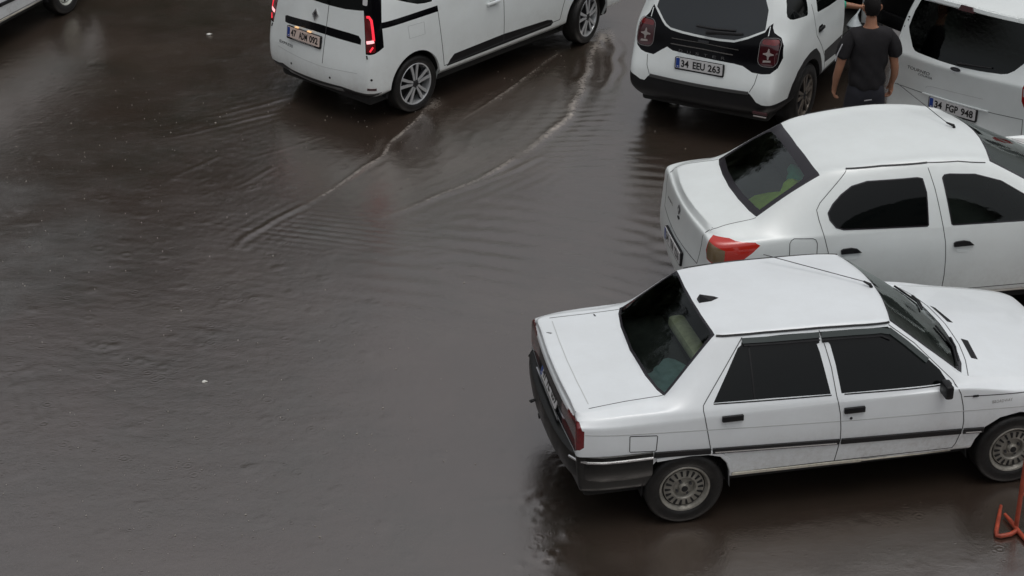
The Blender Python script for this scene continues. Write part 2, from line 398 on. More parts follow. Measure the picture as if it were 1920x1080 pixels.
def well(car, P, m_lip, parent, depth=.30):
    """inner wall of a wheel arch following its cut edge"""
    for sg in (-1, 1):
        V = []; F = []; mi = []; k0 = 0; H = []
        P = [(u, max(w, .25)) for u, w in P]
        for u, w in P:
            p, n = car.hit(u, max(w, .24), 'right' if sg < 0 else 'left')
            y = p.y if p is not None else sg * .8
            H.append((u, y, w))
        for u, y, w in H: V += [(u, y + sg * .001, w), (u, y - sg * .03, w), (u, y - sg * .032, w), (u, y - sg * depth, w)]
        n = len(H)
        for i in range(n - 1):
            a, b = k0 + 4 * i, k0 + 4 * i + 4
            F += [(a, a + 1, b + 1, b), (a + 2, a + 3, b + 3, b + 2)]; mi += [0, 1]
        F.append([k0 + 4 * i + 3 for i in range(n)]); mi.append(1)
        mesh_obj('wheel_arch', V, F, [m_lip, WELL], parent, False, mi)
def wheel(parent, x, y, r, kind, rz=0, w=.19):
    """rim with its tyre; built facing -y, turned for the left side"""
    sg = -1 if y < 0 else 1
    M = Matrix.Translation((x, y, r)) @ Matrix.Rotation(rz, 4, 'Z') @ (Matrix.Rotation(pi, 4, 'Z') if sg > 0 else Matrix.Identity(4))
    rr = {'old': .186, 'alloy': .232, 'muddy': .225, 'cap': .205, 'holes': .18}[kind] 
    b = MB(); T = MB(); k = rr
    T.lathe([(k - .004, .0), (k + .006, -.012), (k + .03, -.020), (r - .035, -.022), (r - .012, -.010), (r, .012), (r, w - .03), (r - .02, w), (k, w), (k - .004, w - .01)], TYR, 56, M)
    for i in range(3): T.lathe([(r + .0006, .04 + i * .035), (r + .0006, .046 + i * .035)], WELL, 40, M)
    MR = M
    def spoke(a0, poly, d0, d1, m):
        # polygon in (radial, tangential), standing from depth d1 to d0 (y, smaller = further out)
        Mm = MR @ Matrix.Rotation(-a0, 4, 'Y') @ Matrix(((1, 0, 0, 0), (0, 0, -1, 0), (0, 1, 0, 0), (0, 0, 0, 1)))
        b.prism(poly, -d1, -d0, m, Mm)
    if kind in ('old', 'holes'):
        ms = STL if kind == 'old' else WSTL
        b.lathe([(k + .002, -.006), (k - .004, -.012), (k - .014, -.008), (k - .022, .010), (k - .030, .022)], ms, 56, MR)
        b.lathe([(k - .030, .022), (k - .034, .030), (k - .036, .022)], WELL, 56, MR)
        b.lathe([(k - .036, .020), (k - .040, .012), (.088, .004), (.082, .010), (.075, .030), (.04, .026), (.036, .004), (.030, -.006), (0, -.007)], ms, 56, MR)
        n_, r0, r1, wd = (18, .100, .140, .015) if kind == 'old' else (10, .105, .125, .026)
        for i in range(n_):
            a = 2 * pi * i / n_
            if kind == 'old': spoke(a, [(r0, -wd * .36), (r1, -wd * .55), (r1, wd * .55), (r0, wd * .36)], .0015, .012, WELL)
            else: spoke(a, [(.117 + .019 * cos(t * pi / 4), .014 * sin(t * pi / 4)) for t in range(8)], .0025, .012, WELL)
        for i in range(4):
            a = 2 * pi * i / 4 + .5; spoke(a, [(.055 + .010 * cos(t * pi / 3), .010 * sin(t * pi / 3)) for t in range(6)], .010, .032, GUN)
        if kind == 'old': b.lathe([(.024, -.008), (.022, -.0085), (0, -.009)], WELL, 20, MR)
    elif kind in ('alloy', 'muddy'):
        ma, mg = (ALU, GUN) if kind == 'alloy' else (DALU, GUN)
        b.lathe([(k + .003, -.004), (k - .004, -.010), (k - .012, -.006), (k - .018, .012), (k - .03, .10)], ma, 64, MR)
        b.lathe([(k - .03, .09), (.0, .10)], WELL, 40, MR)
        b.lathe([(.05, .002), (.035, -.006), (.0, -.007)], mg, 30, MR)
        for i in range(5):
            a = 2 * pi * i / 5 + .35
            spoke(a, [(.03, -.026), (.10, -.030), (k - .010, -.070), (k - .010, -.026), (.125, -.006), (.125, .006), (k - .010, .026), (k - .010, .070), (.10, .030), (.03, .026)], .004, .035, mg)
            for s2 in (-1, 1):
                q = [(.040, s2 * .003), (.040, s2 * .026), (.10, s2 * .036), (k - .010, s2 * .066), (k - .010, s2 * .030), (.118, s2 * .010)]
                spoke(a, q if s2 > 0 else q[::-1], -.006, .004, ma)
            spoke(a + pi / 5, [(.028, -.006), (.028, .006), (.05, .005), (.05, -.005)], -.008, .0, WELL)
        b.lathe([(.022, -.0085), (0, -.009)], WELL, 20, MR)
    else:
        b.lathe([(k, -.004), (k - .006, -.010), (k - .03, -.012), (.09, -.022), (.04, -.024), (0, -.022)], mat('wheel_cover', (.42, .43, .44), .35, .4), 56, MR)
        for i in range(10): spoke(2 * pi * i / 10, [(.10, -.008), (.175, -.016), (.175, .016), (.10, .008)], -.0225, -.005, WELL)
    ro = b.build('wheel', parent, True); T.build('tyre', ro, True); return ro
def underbody(parent, x0, x1, y, z0=.17, z1=.36):
    b = MB(); b.box(((x0 + x1) / 2, 0, (z0 + z1) / 2), (x1 - x0, 2 * y, z1 - z0), WELL, bev=.04); return b.build('underbody', parent)
def rub(s, a, b, w, h, m, name, parent=None, ax='right'): return s.stripe([a, b], ax, w, h, m, name, parent)
def blob(name, c, sc, m, parent=None, amp=.35, seed=0, seg=3, fl=1.0):
    """crumpled cloth: a noisy squashed ball"""
    bm = bmesh.new(); bmesh.ops.create_icosphere(bm, subdivisions=seg, radius=1)
    r = random.Random(seed); ph = [(r.uniform(2, 7), r.uniform(2, 7), r.uniform(2, 7), r.uniform(0, 6)) for _ in range(6)]
    for v in bm.verts:
        d = sum(sin(a * v.co.x + b_ * v.co.y + c_ * v.co.z + p_) for a, b_, c_, p_ in ph) / 6
        v.co = Vector((v.co.x * sc[0], v.co.y * sc[1], v.co.z * sc[2])) * (1 + amp * d) + Vector(c)
    for f in bm.faces: f.smooth = True
    me = bpy.data.meshes.new(name); bm.to_mesh(me); bm.free(); me.materials.append(m)
    return link(bpy.data.objects.new(name, me), parent)
# ------------------------------------------------------------ the flooded yard
def dist_poly(X, Y, P):
    d = np.full(X.shape, 9.0); tt = np.zeros(X.shape); sgn = np.zeros(X.shape); L = 0; seg = []
    for a, b in zip(P[:-1], P[1:]): seg.append((a, b, L)); L += math.hypot(b[0] - a[0], b[1] - a[1])
    for a, b, l0 in seg:
        ex, ey = b[0] - a[0], b[1] - a[1]; q = ex * ex + ey * ey
        t = np.clip(((X - a[0]) * ex + (Y - a[1]) * ey) / q, 0, 1)
        dd = np.hypot(X - a[0] - t * ex, Y - a[1] - t * ey); m = dd < d
        d = np.where(m, dd, d); tt = np.where(m, (l0 + t * math.sqrt(q)) / L, tt); sgn = np.where(m, np.sign(ex * (Y - a[1]) - ey * (X - a[0])), sgn)
    return d, tt, sgn
def smooth_poly(P, n=6):
    out = []
    for i in range(len(P) - 1):
        p0, p1, p2, p3 = P[max(i - 1, 0)], P[i], P[i + 1], P[min(i + 2, len(P) - 1)]
        for k in range(n):
            t = k / n; out.append(tuple(.5 * (2 * p1[j] + (p2[j] - p0[j]) * t + (2 * p0[j] - 5 * p1[j] + 4 * p2[j] - p3[j]) * t * t + (3 * p1[j] - p0[j] - 3 * p2[j] + p3[j]) * t ** 3) for j in (0, 1)))
    return out + [tuple(P[-1])]
def vnoise(X, Y, sc, seed):
    g = np.random.default_rng(seed).random((64, 64)); x = X * sc; y = Y * sc
    i = np.floor(x).astype(int); j = np.floor(y).astype(int); u = x - i; v = y - j; u = u * u * (3 - 2 * u); v = v * v * (3 - 2 * v)
    return (g[i % 64, j % 64] * (1 - u) + g[(i + 1) % 64, j % 64] * u) * (1 - v) + (g[i % 64, (j + 1) % 64] * (1 - u) + g[(i + 1) % 64, (j + 1) % 64] * u) * v
def make_ground():
    st = .025; xs = np.arange(-8, 8 + st / 2, st); ys = np.arange(8.5, 24.5 + st / 2, st); nx, ny = len(xs), len(ys)
    X, Y = np.meshgrid(xs, ys, indexing='ij'); Z = np.zeros(X.shape); foam = np.zeros(X.shape); grit = np.zeros(X.shape)
    br = .45 + .9 * vnoise(X, Y, 9, 1) * (.5 + vnoise(X, Y, 2.2, 2))
    wx = (vnoise(X, Y, 3, 3) - .5) * .06; wy = (vnoise(X, Y, 3, 4) - .5) * .06
    def wake(P, w, A, f, f0=1, f1=1, train=0, lam=.16, side=0):
        nonlocal Z, foam
        d, t, sg = dist_poly(X + wx, Y + wy, smooth_poly(P)); k = np.interp(t, [0, .08, .75, 1], [f0 * .6, f0, (f0 + f1) / 2, f1 * .15])
        endfade = 1.0
        Z += A * np.exp(-(d / w) ** 2) * k; foam = np.maximum(foam, f * k * np.exp(-(d / (w * .62)) ** 2) * np.clip(br, 0, 1.3))
        if train:
            m = (sg == side) if side else np.ones(X.shape, bool); Z += np.where(m, train * np.cos(2 * pi * d / lam) * np.exp(-d / (lam * 2.4)) * k, 0)
    wake([(-.83, 18.46), (-.96, 18.13), (-1.21, 17.38), (-1.45, 16.78), (-1.69, 16.33), (-1.88, 16.05), (-2.15, 15.68)], .030, .008, .60, 1, .7, .0014, .15)
    wake([(-2.02, 15.85), (-2.15, 15.68), (-2.33, 15.45), (-2.5, 15.17), (-2.62, 14.9)], .028, .007, .10, .8, .5, .0015, .12)
    wake([(1.12, 20.59), (1.0, 20.06), (.87, 19.21), (.72, 18.34), (.59, 17.9), (.35, 17.38), (.01, 16.87)], .060, .015, .80, .9, 1, .0025, .22)
    wake([(.01, 16.87), (-.31, 16.42), (-.67, 16.1), (-.97, 15.76), (-1.3, 15.5)], .045, .008, .45, 1, .15, .0022, .18)
    wake([(.30, 16.95), (-.05, 16.55), (-.45, 16.2), (-.8, 15.95)], .035, .008, .16, .6, .3, .003, .13)
    wake([(1.19, 20.68), (1.22, 20.2), (1.19, 19.5), (1.12, 18.95), (.98, 18.75)], .05, .010, .05, 1, .6, .004, .16)
    wake([(.59, 19.89), (.27, 19.31), (-.1, 18.6), (-.44, 18.08), (-.61, 17.83)], .028, .007, .42, .9, .6)
    wake([(-.35, 17.6), (-.5, 17.0), (-.75, 16.6)], .05, .005, .0, 1, .5)
    wake([(-2.3, 18.3), (-2.8, 18.05), (-3.3, 17.72), (-3.75, 17.45)], .026, .0022, .0, 1, .6, .0008, .13)
    wake([(-2.45, 18.6), (-2.9, 18.3), (-3.3, 18.0)], .026, .002, .0, 1, .6, .0008, .13)
    wake([(-2.42, 16.74), (-2.6, 16.5), (-2.77, 16.3)], .022, .0018, .0, 1, .6, .0006, .11); wake([(-3.0, 17.0), (-3.14, 16.82), (-3.48, 16.38)], .022, .0018, .0, 1, .6, .0006, .11)
    wake([(-2.0, 17.55), (-2.3, 17.25), (-2.75, 16.95)], .022, .0018, .0, 1, .6, .0006, .11)
    for cx, cy, r0, f_ in ((-.86, 18.36, .10, .55), (1.12, 20.45, .13, .7), (1.02, 20.1, .10, .4)):
        d = np.hypot(X - cx + wx, (Y - cy + wy) * .6); foam = np.maximum(foam, f_ * np.exp(-(d / r0) ** 2) * br); Z += .010 * np.exp(-(d / r0) ** 2) * (vnoise(X, Y, 14, 21) - .3)
    for i in range(3): wake([(-4.10 + .13 * i, 12.6), (-3.88 + .11 * i, 12.0), (-3.72 + .10 * i, 11.5), (-3.58 + .08 * i, 11.1)], .026, .0045 - .001 * i, .0, .2, 1, .0008, .11)
    # crossing ripple fields behind the wheels
    def field(cx, cy, rx, ry, ang, lam, A, bend=0):
        nonlocal Z
        dx, dy = X - cx, Y - cy; u = dx * cos(ang) + dy * sin(ang) + bend * (dx * dx); w = np.exp(-((dx / rx) ** 2 + (dy / ry) ** 2) ** 1.5)
        Z += A * w * np.sin(2 * pi * u / lam + 3 * (vnoise(X, Y, 1.6, 8) - .5)) * (.5 + vnoise(X, Y, 2.5, 9))
    field(.45, 14.9, 1.1, 1.1, R_(68), .24, .0036, .1); field(.1, 14.2, 1.3, .9, R_(60), .21, .0024, .1); field(1.25, 16.9, .5, 1.6, R_(80), .20, .0022)
    field(-.75, 13.5, .5, .45, R_(50), .07, .0016); field(-1.6, 15.3, 1.0, .45, R_(75), .10, .0018); field(-.7, 15.2, 1.2, .8, R_(110), .17, .0005); field(-3.1, 17.2, .8, .8, R_(60), .15, .0004); field(.7, 17.4, .5, .9, R_(95), .13, .0018)
    field(-3.2, 12.2, .9, 1.6, R_(8), .16, .0005); field(1.6, 14.9, .5, .35, R_(92), .28, .005); field(-2.6, 14.2, 2.2, 2.0, R_(75), .14, .0002)
    # raindrop rings
    for i in range(420):
        if i < 40: cx, cy = rng.normal(.36, .22), rng.uniform(9.6, 11.5)
        else: cx, cy = rng.uniform(-6, 3.2), rng.uniform(9.7, 21)
        r0 = rng.uniform(.02, .055); i0, i1 = np.searchsorted(xs, [cx - .16, cx + .16]); j0, j1 = np.searchsorted(ys, [cy - .16, cy + .16])
        d = np.hypot(X[i0:i1, j0:j1] - cx, Y[i0:i1, j0:j1] - cy); Z[i0:i1, j0:j1] += (.0045 if i < 40 else .0024) * np.exp(-((d - r0) / .016) ** 2)
    Z += (vnoise(X, Y, .9, 11) - .5) * .003 + (vnoise(.8 * X + .6 * Y, .8 * Y - .6 * X, 3.1, 12) - .5) * .0006
    # spots where the coarse asphalt pokes through the film of water
    def spot(cx, cy, rx, ry, a=0):
        nonlocal grit
        dx, dy = X - cx, Y - cy; u = dx * cos(a) + dy * sin(a); v = -dx * sin(a) + dy * cos(a); e = (u / rx) ** 2 + (v / ry) ** 2 + (vnoise(X, Y, 2.4, 14) - .5) * 1.1
        grit = np.maximum(grit, .42 * np.clip(1.1 - .8 * e, 0, 1) * (.4 + .9 * vnoise(X, Y, 7, 15)))
    spot(-4.45, 14.5, .62, 1.25, -.35); spot(-4.4, 10.4, 1.15, 1.3, 0); spot(-4.9, 12.9, .5, 1.2, 0); spot(-5.2, 16.0, .8, .5, .3)
    edge = np.clip(np.minimum(np.minimum(X + 8, 8 - X), np.minimum(Y - 8.5, 24.5 - Y)) / .5, 0, 1); Z *= edge
    V = np.stack([X.ravel(), Y.ravel(), Z.ravel()], 1); n0 = len(V)
    ii, jj = np.meshgrid(np.arange(nx - 1), np.arange(ny - 1), indexing='ij'); a = (ii * ny + jj).ravel(); F = np.stack([a, a + ny, a + ny + 1, a + 1], 1)
    c0, c1, c2, c3 = 0, (nx - 1) * ny, nx * ny - 1, ny - 1
    far = np.array([(-400, -400, 0), (400, -400, 0), (400, 600, 0), (-400, 600, 0)]); V = np.vstack([V, far])
    me = bpy.data.meshes.new('wet_ground'); nf = len(F)
    ring = [[n0, n0 + 1] + [i * ny for i in range(nx - 1, -1, -1)], [n0 + 1, n0 + 2] + [(nx - 1) * ny + j for j in range(ny - 1, -1, -1)], [n0 + 2, n0 + 3] + [i * ny + ny - 1 for i in range(nx)], [n0 + 3, n0] + list(range(ny))]
    loops = np.concatenate([F.ravel()] + [np.array(r) for r in ring]); starts = np.concatenate([np.arange(nf) * 4, nf * 4 + np.cumsum([0] + [len(r) for r in ring[:-1]])])
    me.vertices.add(len(V)); me.vertices.foreach_set('co', V.ravel()); me.loops.add(len(loops)); me.loops.foreach_set('vertex_index', loops.astype(np.int32))
    me.polygons.add(nf + 4); me.polygons.foreach_set('loop_start', starts.astype(np.int32)); me.polygons.foreach_set('use_smooth', np.ones(nf + 4, bool)); me.update(calc_edges=True); me.validate()
    for nm, arr in (('foam', foam), ('grit', grit)):
        at = me.attributes.new(nm, 'FLOAT', 'POINT'); at.data.foreach_set('value', np.concatenate([arr.ravel(), np.zeros(4)]).astype(np.float32))
    m, n, l, b = nt('muddy_water'); tc = n.new('ShaderNodeTexCoord')
    def noise(sc, det=5, rough=.6, scale=None):
        t = n.new('ShaderNodeTexNoise'); t.inputs['Scale'].default_value = sc; t.inputs['Detail'].default_value = det; t.inputs['Roughness'].default_value = rough
        if scale:
            mp = n.new('ShaderNodeMapping'); mp.inputs['Scale'].default_value = scale; l.new(tc.outputs['Object'], mp.inputs[0]); l.new(mp.outputs[0], t.inputs[0])
        else: l.new(tc.outputs['Object'], t.inputs[0])
        return t.outputs[0]
    def rng_(x, a, b_, c=0, d=1):
        r = n.new('ShaderNodeMapRange'); r.inputs[1].default_value = a; r.inputs[2].default_value = b_; r.inputs[3].default_value = c; r.inputs[4].default_value = d; l.new(x, r.inputs[0]); return r.outputs[0]
    def mix(f, a, b_):
        x = n.new('ShaderNodeMix'); x.data_type = 'RGBA'
        for sck, v in ((x.inputs[0], f), (x.inputs[6], a), (x.inputs[7], b_)):
            if isinstance(v, bpy.types.NodeSocket): l.new(v, sck)
            elif isinstance(v, tuple): sck.default_value = (*v, 1)
            else: sck.default_value = v
        return x.outputs[2]
    def math_(op, a, b_):
        x = n.new('ShaderNodeMath'); x.operation = op
        for sck, v in ((x.inputs[0], a), (x.inputs[1], b_)):
            if isinstance(v, bpy.types.NodeSocket): l.new(v, sck)
            else: sck.default_value = v
        return x.outputs[0]
    def attr(nm): x = n.new('ShaderNodeAttribute'); x.attribute_name = nm; return x.outputs['Fac']
    fo, gr = attr('foam'), attr('grit')
    base = mix(rng_(noise(.45, 3), .35, .65), (.032, .021, .015), (.021, .018, .012)); base = mix(rng_(noise(.28, 4, .6), .52, .68), base, (.062, .046, .036)); base = mix(rng_(noise(2.2, 6, .7), .40, .75), base, (.038, .025, .019))  # brown-to-olive noise puts reflected greenery into the mud colour
    base = mix(rng_(noise(85, 4, .85), .50, .68, 0, .6), base, (.105, .092, .078)); base = mix(rng_(noise(60, 3, .8), .46, .34, 0, .6), base, (.006, .005, .004))
    sp = rng_(noise(58, 4, .7), .52, .66); grc = mix(sp, (.020, .022, .022), (.22, .22, .20)); base = mix(math_('MULTIPLY', gr, .85), base, grc)
    vo = n.new('ShaderNodeTexVoronoi'); vo.inputs['Scale'].default_value = 26; l.new(tc.outputs['Object'], vo.inputs[0])
    fo = math_('MULTIPLY', fo, rng_(noise(24, 5, .7), .38, .60, .15, 1.25)); base = mix(fo, base, (.27, .235, .20)); l.new(base, b.inputs['Base Color'])
    rb = rng_(noise(1.3, 4), .3, .7, .13, .24); rg = math_('ADD', rb, math_('MULTIPLY', gr, .13)); rg = math_('ADD', rg, math_('MULTIPLY', fo, .5)); l.new(rg, b.inputs['Roughness'])
    b.inputs['IOR'].default_value = 3.35; b.inputs['Specular Tint'].default_value = (1, .95, .915, 1)
    # ripples: fine chop, wind streaks, rain dimples (rings in voronoi cells)
    h1 = noise(11, 3, .55, (1, .8, 1)); h2 = noise(48, 2, .5); h3 = noise(3.2, 3, .5, (.8, 1.3, 1))
    def rings(sc, keep, k, dec):
        v = n.new('ShaderNodeTexVoronoi'); v.inputs['Scale'].default_value = sc; v.inputs['Randomness'].default_value = 1; l.new(tc.outputs['Object'], v.inputs[0])
        on = math_('GREATER_THAN', math_('FRACT', math_('MULTIPLY', v.outputs['Color'], 7.31), 0), 1 - keep); w = math_('SINE', math_('MULTIPLY', v.outputs['Distance'], k), 0)
        f = n.new('ShaderNodeMapRange'); f.inputs[1].default_value = 0; f.inputs[2].default_value = dec; f.inputs[3].default_value = 1; f.inputs[4].default_value = 0; l.new(v.outputs['Distance'], f.inputs[0])
        return math_('MULTIPLY', math_('MULTIPLY', w, f.outputs[0]), on)
    r1 = rings(5.5, .30, 34, .42); r2 = rings(11, .25, 26, .42)
    hh = math_('ADD', math_('MULTIPLY', h1, 1.0), math_('MULTIPLY', h2, .32)); hh = math_('ADD', hh, math_('MULTIPLY', h3, 2.0))
    hh = math_('ADD', hh, math_('MULTIPLY', math_('ADD', r1, r2), .34)); hh = math_('ADD', hh, math_('MULTIPLY', math_('MULTIPLY', noise(70, 3, .7), gr), 2.2)); hh = math_('ADD', hh, math_('MULTIPLY', noise(95, 3, .7), .50))
    bp = n.new('ShaderNodeBump'); bp.inputs['Strength'].default_value = 1; bp.inputs['Distance'].default_value = .0020; l.new(hh, bp.inputs['Height']); l.new(bp.outputs[0], b.inputs['Normal'])
    me.materials.append(m); o = link(bpy.data.objects.new('wet_ground', me)); o['kind'] = 'structure'
    # loose grit and pale chips lying in the film of water
    sb = MB(); GM = mat('pale_chip', (.30, .28, .25), .5)
    cl = [(-1.9, 10.6, .9, .9, 130), (-2.6, 13.2, 1.6, 1.6, 60), (-4.3, 17.6, 1.0, .7, 90), (-4.2, 15.2, .7, 1.2, 110), (-4.6, 10.6, .8, 1.0, 90), (-1.3, 12.0, 1.2, 1.2, 50), (-.2, 17.9, .8, .9, 70), (-1.4, 17.3, .7, .5, 80), (.55, 19.2, .25, .6, 60), (-4.6, 18.8, 1.4, 1.2, 50), (-1.0, 14.2, 2.6, 2.6, 60)]
    for cx, cy, sx, sy, k in cl:
        for _ in range(int(k * .7)):
            x, y = rng.normal(cx, sx), rng.normal(cy, sy); r = rng.uniform(.002, .0065) * (1.6 if rng.random() < .06 else 1); a = rng.uniform(0, 6.28)
            sb.add([(x + r * 1.3 * cos(a), y + r * 1.3 * sin(a), .003), (x - r * .8 * sin(a), y + r * .8 * cos(a), .003), (x - r * 1.2 * cos(a), y - r * 1.2 * sin(a), .003), (x + r * .7 * sin(a), y - r * .7 * cos(a), .003), (x, y, .006 + r * .6)], [(0, 1, 4), (1, 2, 4), (2, 3, 4), (3, 0, 4), (3, 2, 1, 0)], GM)
    g = sb.build('pale_grit'); g['kind'] = 'stuff'; g['label'] = 'pale stone chips scattered over the wet ground'; g['category'] = 'grit'
make_ground()
# ------------------------------------------------------------ what the water and the glass mirror: trees beyond the yard, an unseen block added behind the viewer to darken reflections
def tree_line():
    bm = bmesh.new(); r = random.Random(5); V = []; F = []; mi = []
    def leafy(cx, cy, h, R):
        for _ in range(int(150 * R)):
            th = r.uniform(0, 6.28); ph = math.acos(r.uniform(-1, 1)); q = r.random() ** .4; x = cx + R * q * sin(ph) * cos(th); y = cy + R * q * sin(ph) * sin(th); z = h * .58 + h * .42 * q * cos(ph)
            s_ = r.uniform(.35, .95); a, b_ = r.uniform(0, 6.28), r.uniform(-.9, .9); u = Vector((cos(a), sin(a), b_)).normalized() * s_; w = Vector((-sin(a) * .6, cos(a) * .6, r.uniform(-1, 1))).normalized() * s_
            k = len(V); p = Vector((x, y, z)); V.extend([p - u, p - w * .6, p + u, p + w * .6]); F.append((k, k + 1, k + 2, k + 3)); mi.append(0)
        k = len(V)
        for z, rr in ((0, .35), (h * .6, .18)):
            for t in range(7): V.append(Vector((cx + rr * cos(t * .9), cy + rr * sin(t * .9), z)))
        for t in range(7): F.append((k + t, k + (t + 1) % 7, k + 7 + (t + 1) % 7, k + 7 + t)); mi.append(1)
    for az, d, h, R in TREES: leafy(d * sin(R_(az)), d * cos(R_(az)), h, R)
    o = mesh_obj('tree_belt', V, F, [mat('dark_foliage', (.035, .045, .020), .8, noise=.4, nscale=.5), mat('bark', (.06, .045, .035), .9)], None, False, mi)
    tag(o, 'dark belt of tall trees beyond the yard', 'trees', None, 'stuff')
TREES = [(-70, 40, 18, 5.5), (-62, 41, 17, 5.5), (-55, 43, 19, 6), (-48, 40, 18, 5.5), (-42, 44, 20, 6), (-36, 42, 18, 5.5), (-31, 45, 18, 6), (-27.5, 41, 13, 4.5), (-23, 46, 14, 5.5), (-19.5, 42, 14, 4.2), (-16.5, 47, 16, 4.6), (-13.6, 43, 17, 3.6), (-11.2, 48, 20, 3.6), (-9.2, 45, 17, 2.8), (-26, 52, 15, 5), (-13.5, 54, 21, 5), (-35, 53, 20, 6), (-7.6, 50, 15, 2.4)]
def block():  # added out of view: blocks the sky from side windows and gloss black
    root = empty('unseen_sky_blocker', (0, -18, 0), 0, label='unseen dark block added behind the viewer to keep sky out of the glass', cat='building'); b = MB(); BR = mat('dark_render', (.10, .085, .075), .8, noise=.2, nscale=.6)
    b.box((0, -4, 5.5), (60, 8, 11.0), BR); b.box((0, -4, 11.2), (60.4, 8.6, .4), BR); w = b.build('wall', root)
    for i in range(14):
        for k in range(3):
            b = MB(); b.box((-26 + i * 4, .03, 2 + 3.3 * k), (1.5, .06, 1.5), DGL); b.build('window', root)
tree_line(); block()
# ------------------------------------------------------------ the old three-box saloon (foreground, and the one leaving at top left)
def col(e, b, prof, xl=None, ys=1.0, bul=.014):
    g = tuple((e[i] + b[i]) / 2 for i in range(3)); g = (g[0], g[1] + bul, g[2])
    return [e, g, b] + [((xl[i] if isinstance(xl, (list, tuple)) else (xl if xl is not None else b[0])), y * ys, z) for i, (y, z) in enumerate(prof)]
def old_saloon(loc, yaw, label, group, wheel_kind, main=True):
    root = empty('saloon_car', loc, yaw, label=label, cat='car', group=group)
    P = [(.822, .865), (.832, .70), (.824, .52), (.798, .345), (.70, .27)]
    cols = [col((-.745, .672, .935), (-.757, .745, .895), P, [-.772, -.775, -.765, -.745, -.70], .945, .006),
            col((-.60, .690, .945), (-.60, .775, .915), P, ys=.992, bul=.006),
            col((-.36, .680, .958), (-.36, .785, .925), P, bul=.006),
            col((-.125, .650, .972), (-.13, .790, .930), P, bul=.008),
            col((.075, .578, 1.150), (.05, .792, .932), P),
            col((.275, .510, 1.318), (.27, .795, .930), P),
            col((.62, .530, 1.335), (.62, .800, .925), P),
            col((1.06, .535, 1.332), (1.08, .800, .915), P),
            col((1.35, .538, 1.324), (1.42, .800, .905), P),
            col((1.53, .530, 1.305), (1.70, .798, .895), P),
            col((1.80, .618, 1.105), (1.90, .785, .885), P),
            col((2.075, .690, .895), (2.09, .765, .865), P, bul=.004),
            col((2.50, .690, .835), (2.50, .765, .805), P[:0] + [(.815, .775), (.83, .66), (.824, .50), (.798, .335), (.70, .25)], bul=.004),
            col((2.95, .670, .745), (2.95, .745, .725), [(.79, .70), (.81, .60), (.805, .47), (.785, .33), (.70, .25)], bul=.003),
            col((3.10, .650, .690), (3.12, .72, .665), [(.76, .64), (.775, .56), (.77, .45), (.75, .33), (.68, .26)], xl=[3.13, 3.14, 3.14, 3.12, 3.08], bul=.003)]
    bx = [-.035, -.025, -.03, -.085, -.06, -.03, 0, 0, .03, .065, .09, .10, .05, .05, .04]
    cz = [.010, .010, .006, .006, .018, .026, .030, .032, .032, .034, .03, .035, .03, .02, .01]
    cr = [('S', 0, 0, 3, .55), ('T', 0, .75), ('T', 3, .85), ('T', 5, .55), ('S', 0, 3, 5, .35), ('S', 0, 5, 9, .45), ('T', 9, .6), ('T', 11, .8), ('S', 0, 9, 14, .5), ('T', 14, .6),
          ('S', 2, 0, 14, .3), ('S', 3, 0, 12, .55), ('C', 0, 1, 7, .45), ('C', 14, 1, 7, .4), ('S', 6, 0, 14, .8)]
    bm = build_skin(cols, bx, cz, [0, -.03, -.03, -.03, -.03, -.03, -.03, -.02], [0, .05, .05, .05, .05, .05, .05, .05], cr)
    c = Car(root, bm, WH)
    arR = [(-.31, .15), (-.30, .40), (-.262, .50), (-.222, .557), (-.10, .572), (.03, .576), (.16, .566), (.245, .535), (.295, .475), (.325, .385), (.335, .15)]
    arF = [(2.125, .15), (2.135, .31), (2.165, .42), (2.225, .525), (2.33, .595), (2.477, .622), (2.62, .595), (2.73, .525), (2.79, .42), (2.81, .31), (2.815, .15)]
    # panels
    dr = [(.452, 1.312), (.75, 1.318), (1.008, 1.314), (1.036, 1.22), (1.063, 1.089), (1.080, .915), (1.108, .780), (1.120, .66), (1.125, .566), (1.103, .372), (.355, .372), (.34, .46), (.30, .55), (.20, .60), (.17, .618), (.130, .83), (.115, .914), (.118, .945), (.149, .978)]
    df = [(1.012, 1.314), (1.26, 1.306), (1.525, 1.292), (1.706, 1.158), (1.878, .988), (1.967, .903), (2.005, .83), (2.030, .731), (2.050, .60), (2.050, .534), (2.00, .36), (1.107, .366), (1.129, .566), (1.124, .66), (1.112, .780), (1.084, .915), (1.067, 1.089), (1.040, 1.22)]
    wr = [(.192, .955), (.413, 1.256), (.436, 1.268), (.456, 1.306), (.75, 1.310), (1.004, 1.304), (1.000, 1.240), (.980, 1.236), (.994, 1.190), (1.041, .930), (.62, .946)]
    wf = [(1.119, .926), (1.098, 1.107), (1.076, 1.225), (1.065, 1.239), (1.022, 1.239), (1.016, 1.304), (1.262, 1.298), (1.519, 1.284), (1.656, 1.178), (1.809, 1.044), (1.875, .982), (1.925, .901), (1.60, .912)]
    rd = c.both(dr, 'door', WH, root); fd = c.both(df, 'door', WH, root)
    for i, ax in enumerate(('right', 'left')):
        c.cut(wr, ax, 'window', DGL, rd[i]); c.cut(wf, ax, 'window', DGL, fd[i])
    c.both(arR, delete=True); c.both(arF, delete=True)
    tr = c.cut([(-.86, -.652), (-.668, -.652), (-.66, -.648), (-.40, -.632), (-.13, -.628), (-.165, -.5), (-.19, -.34), (-.215, 0), (-.19, .34), (-.165, .5), (-.13, .628), (-.40, .632), (-.66, .648), (-.668, .652), (-.86, .652)], 'top', 'trunk_lid', WH, root, xlim=(-.9, -.05))
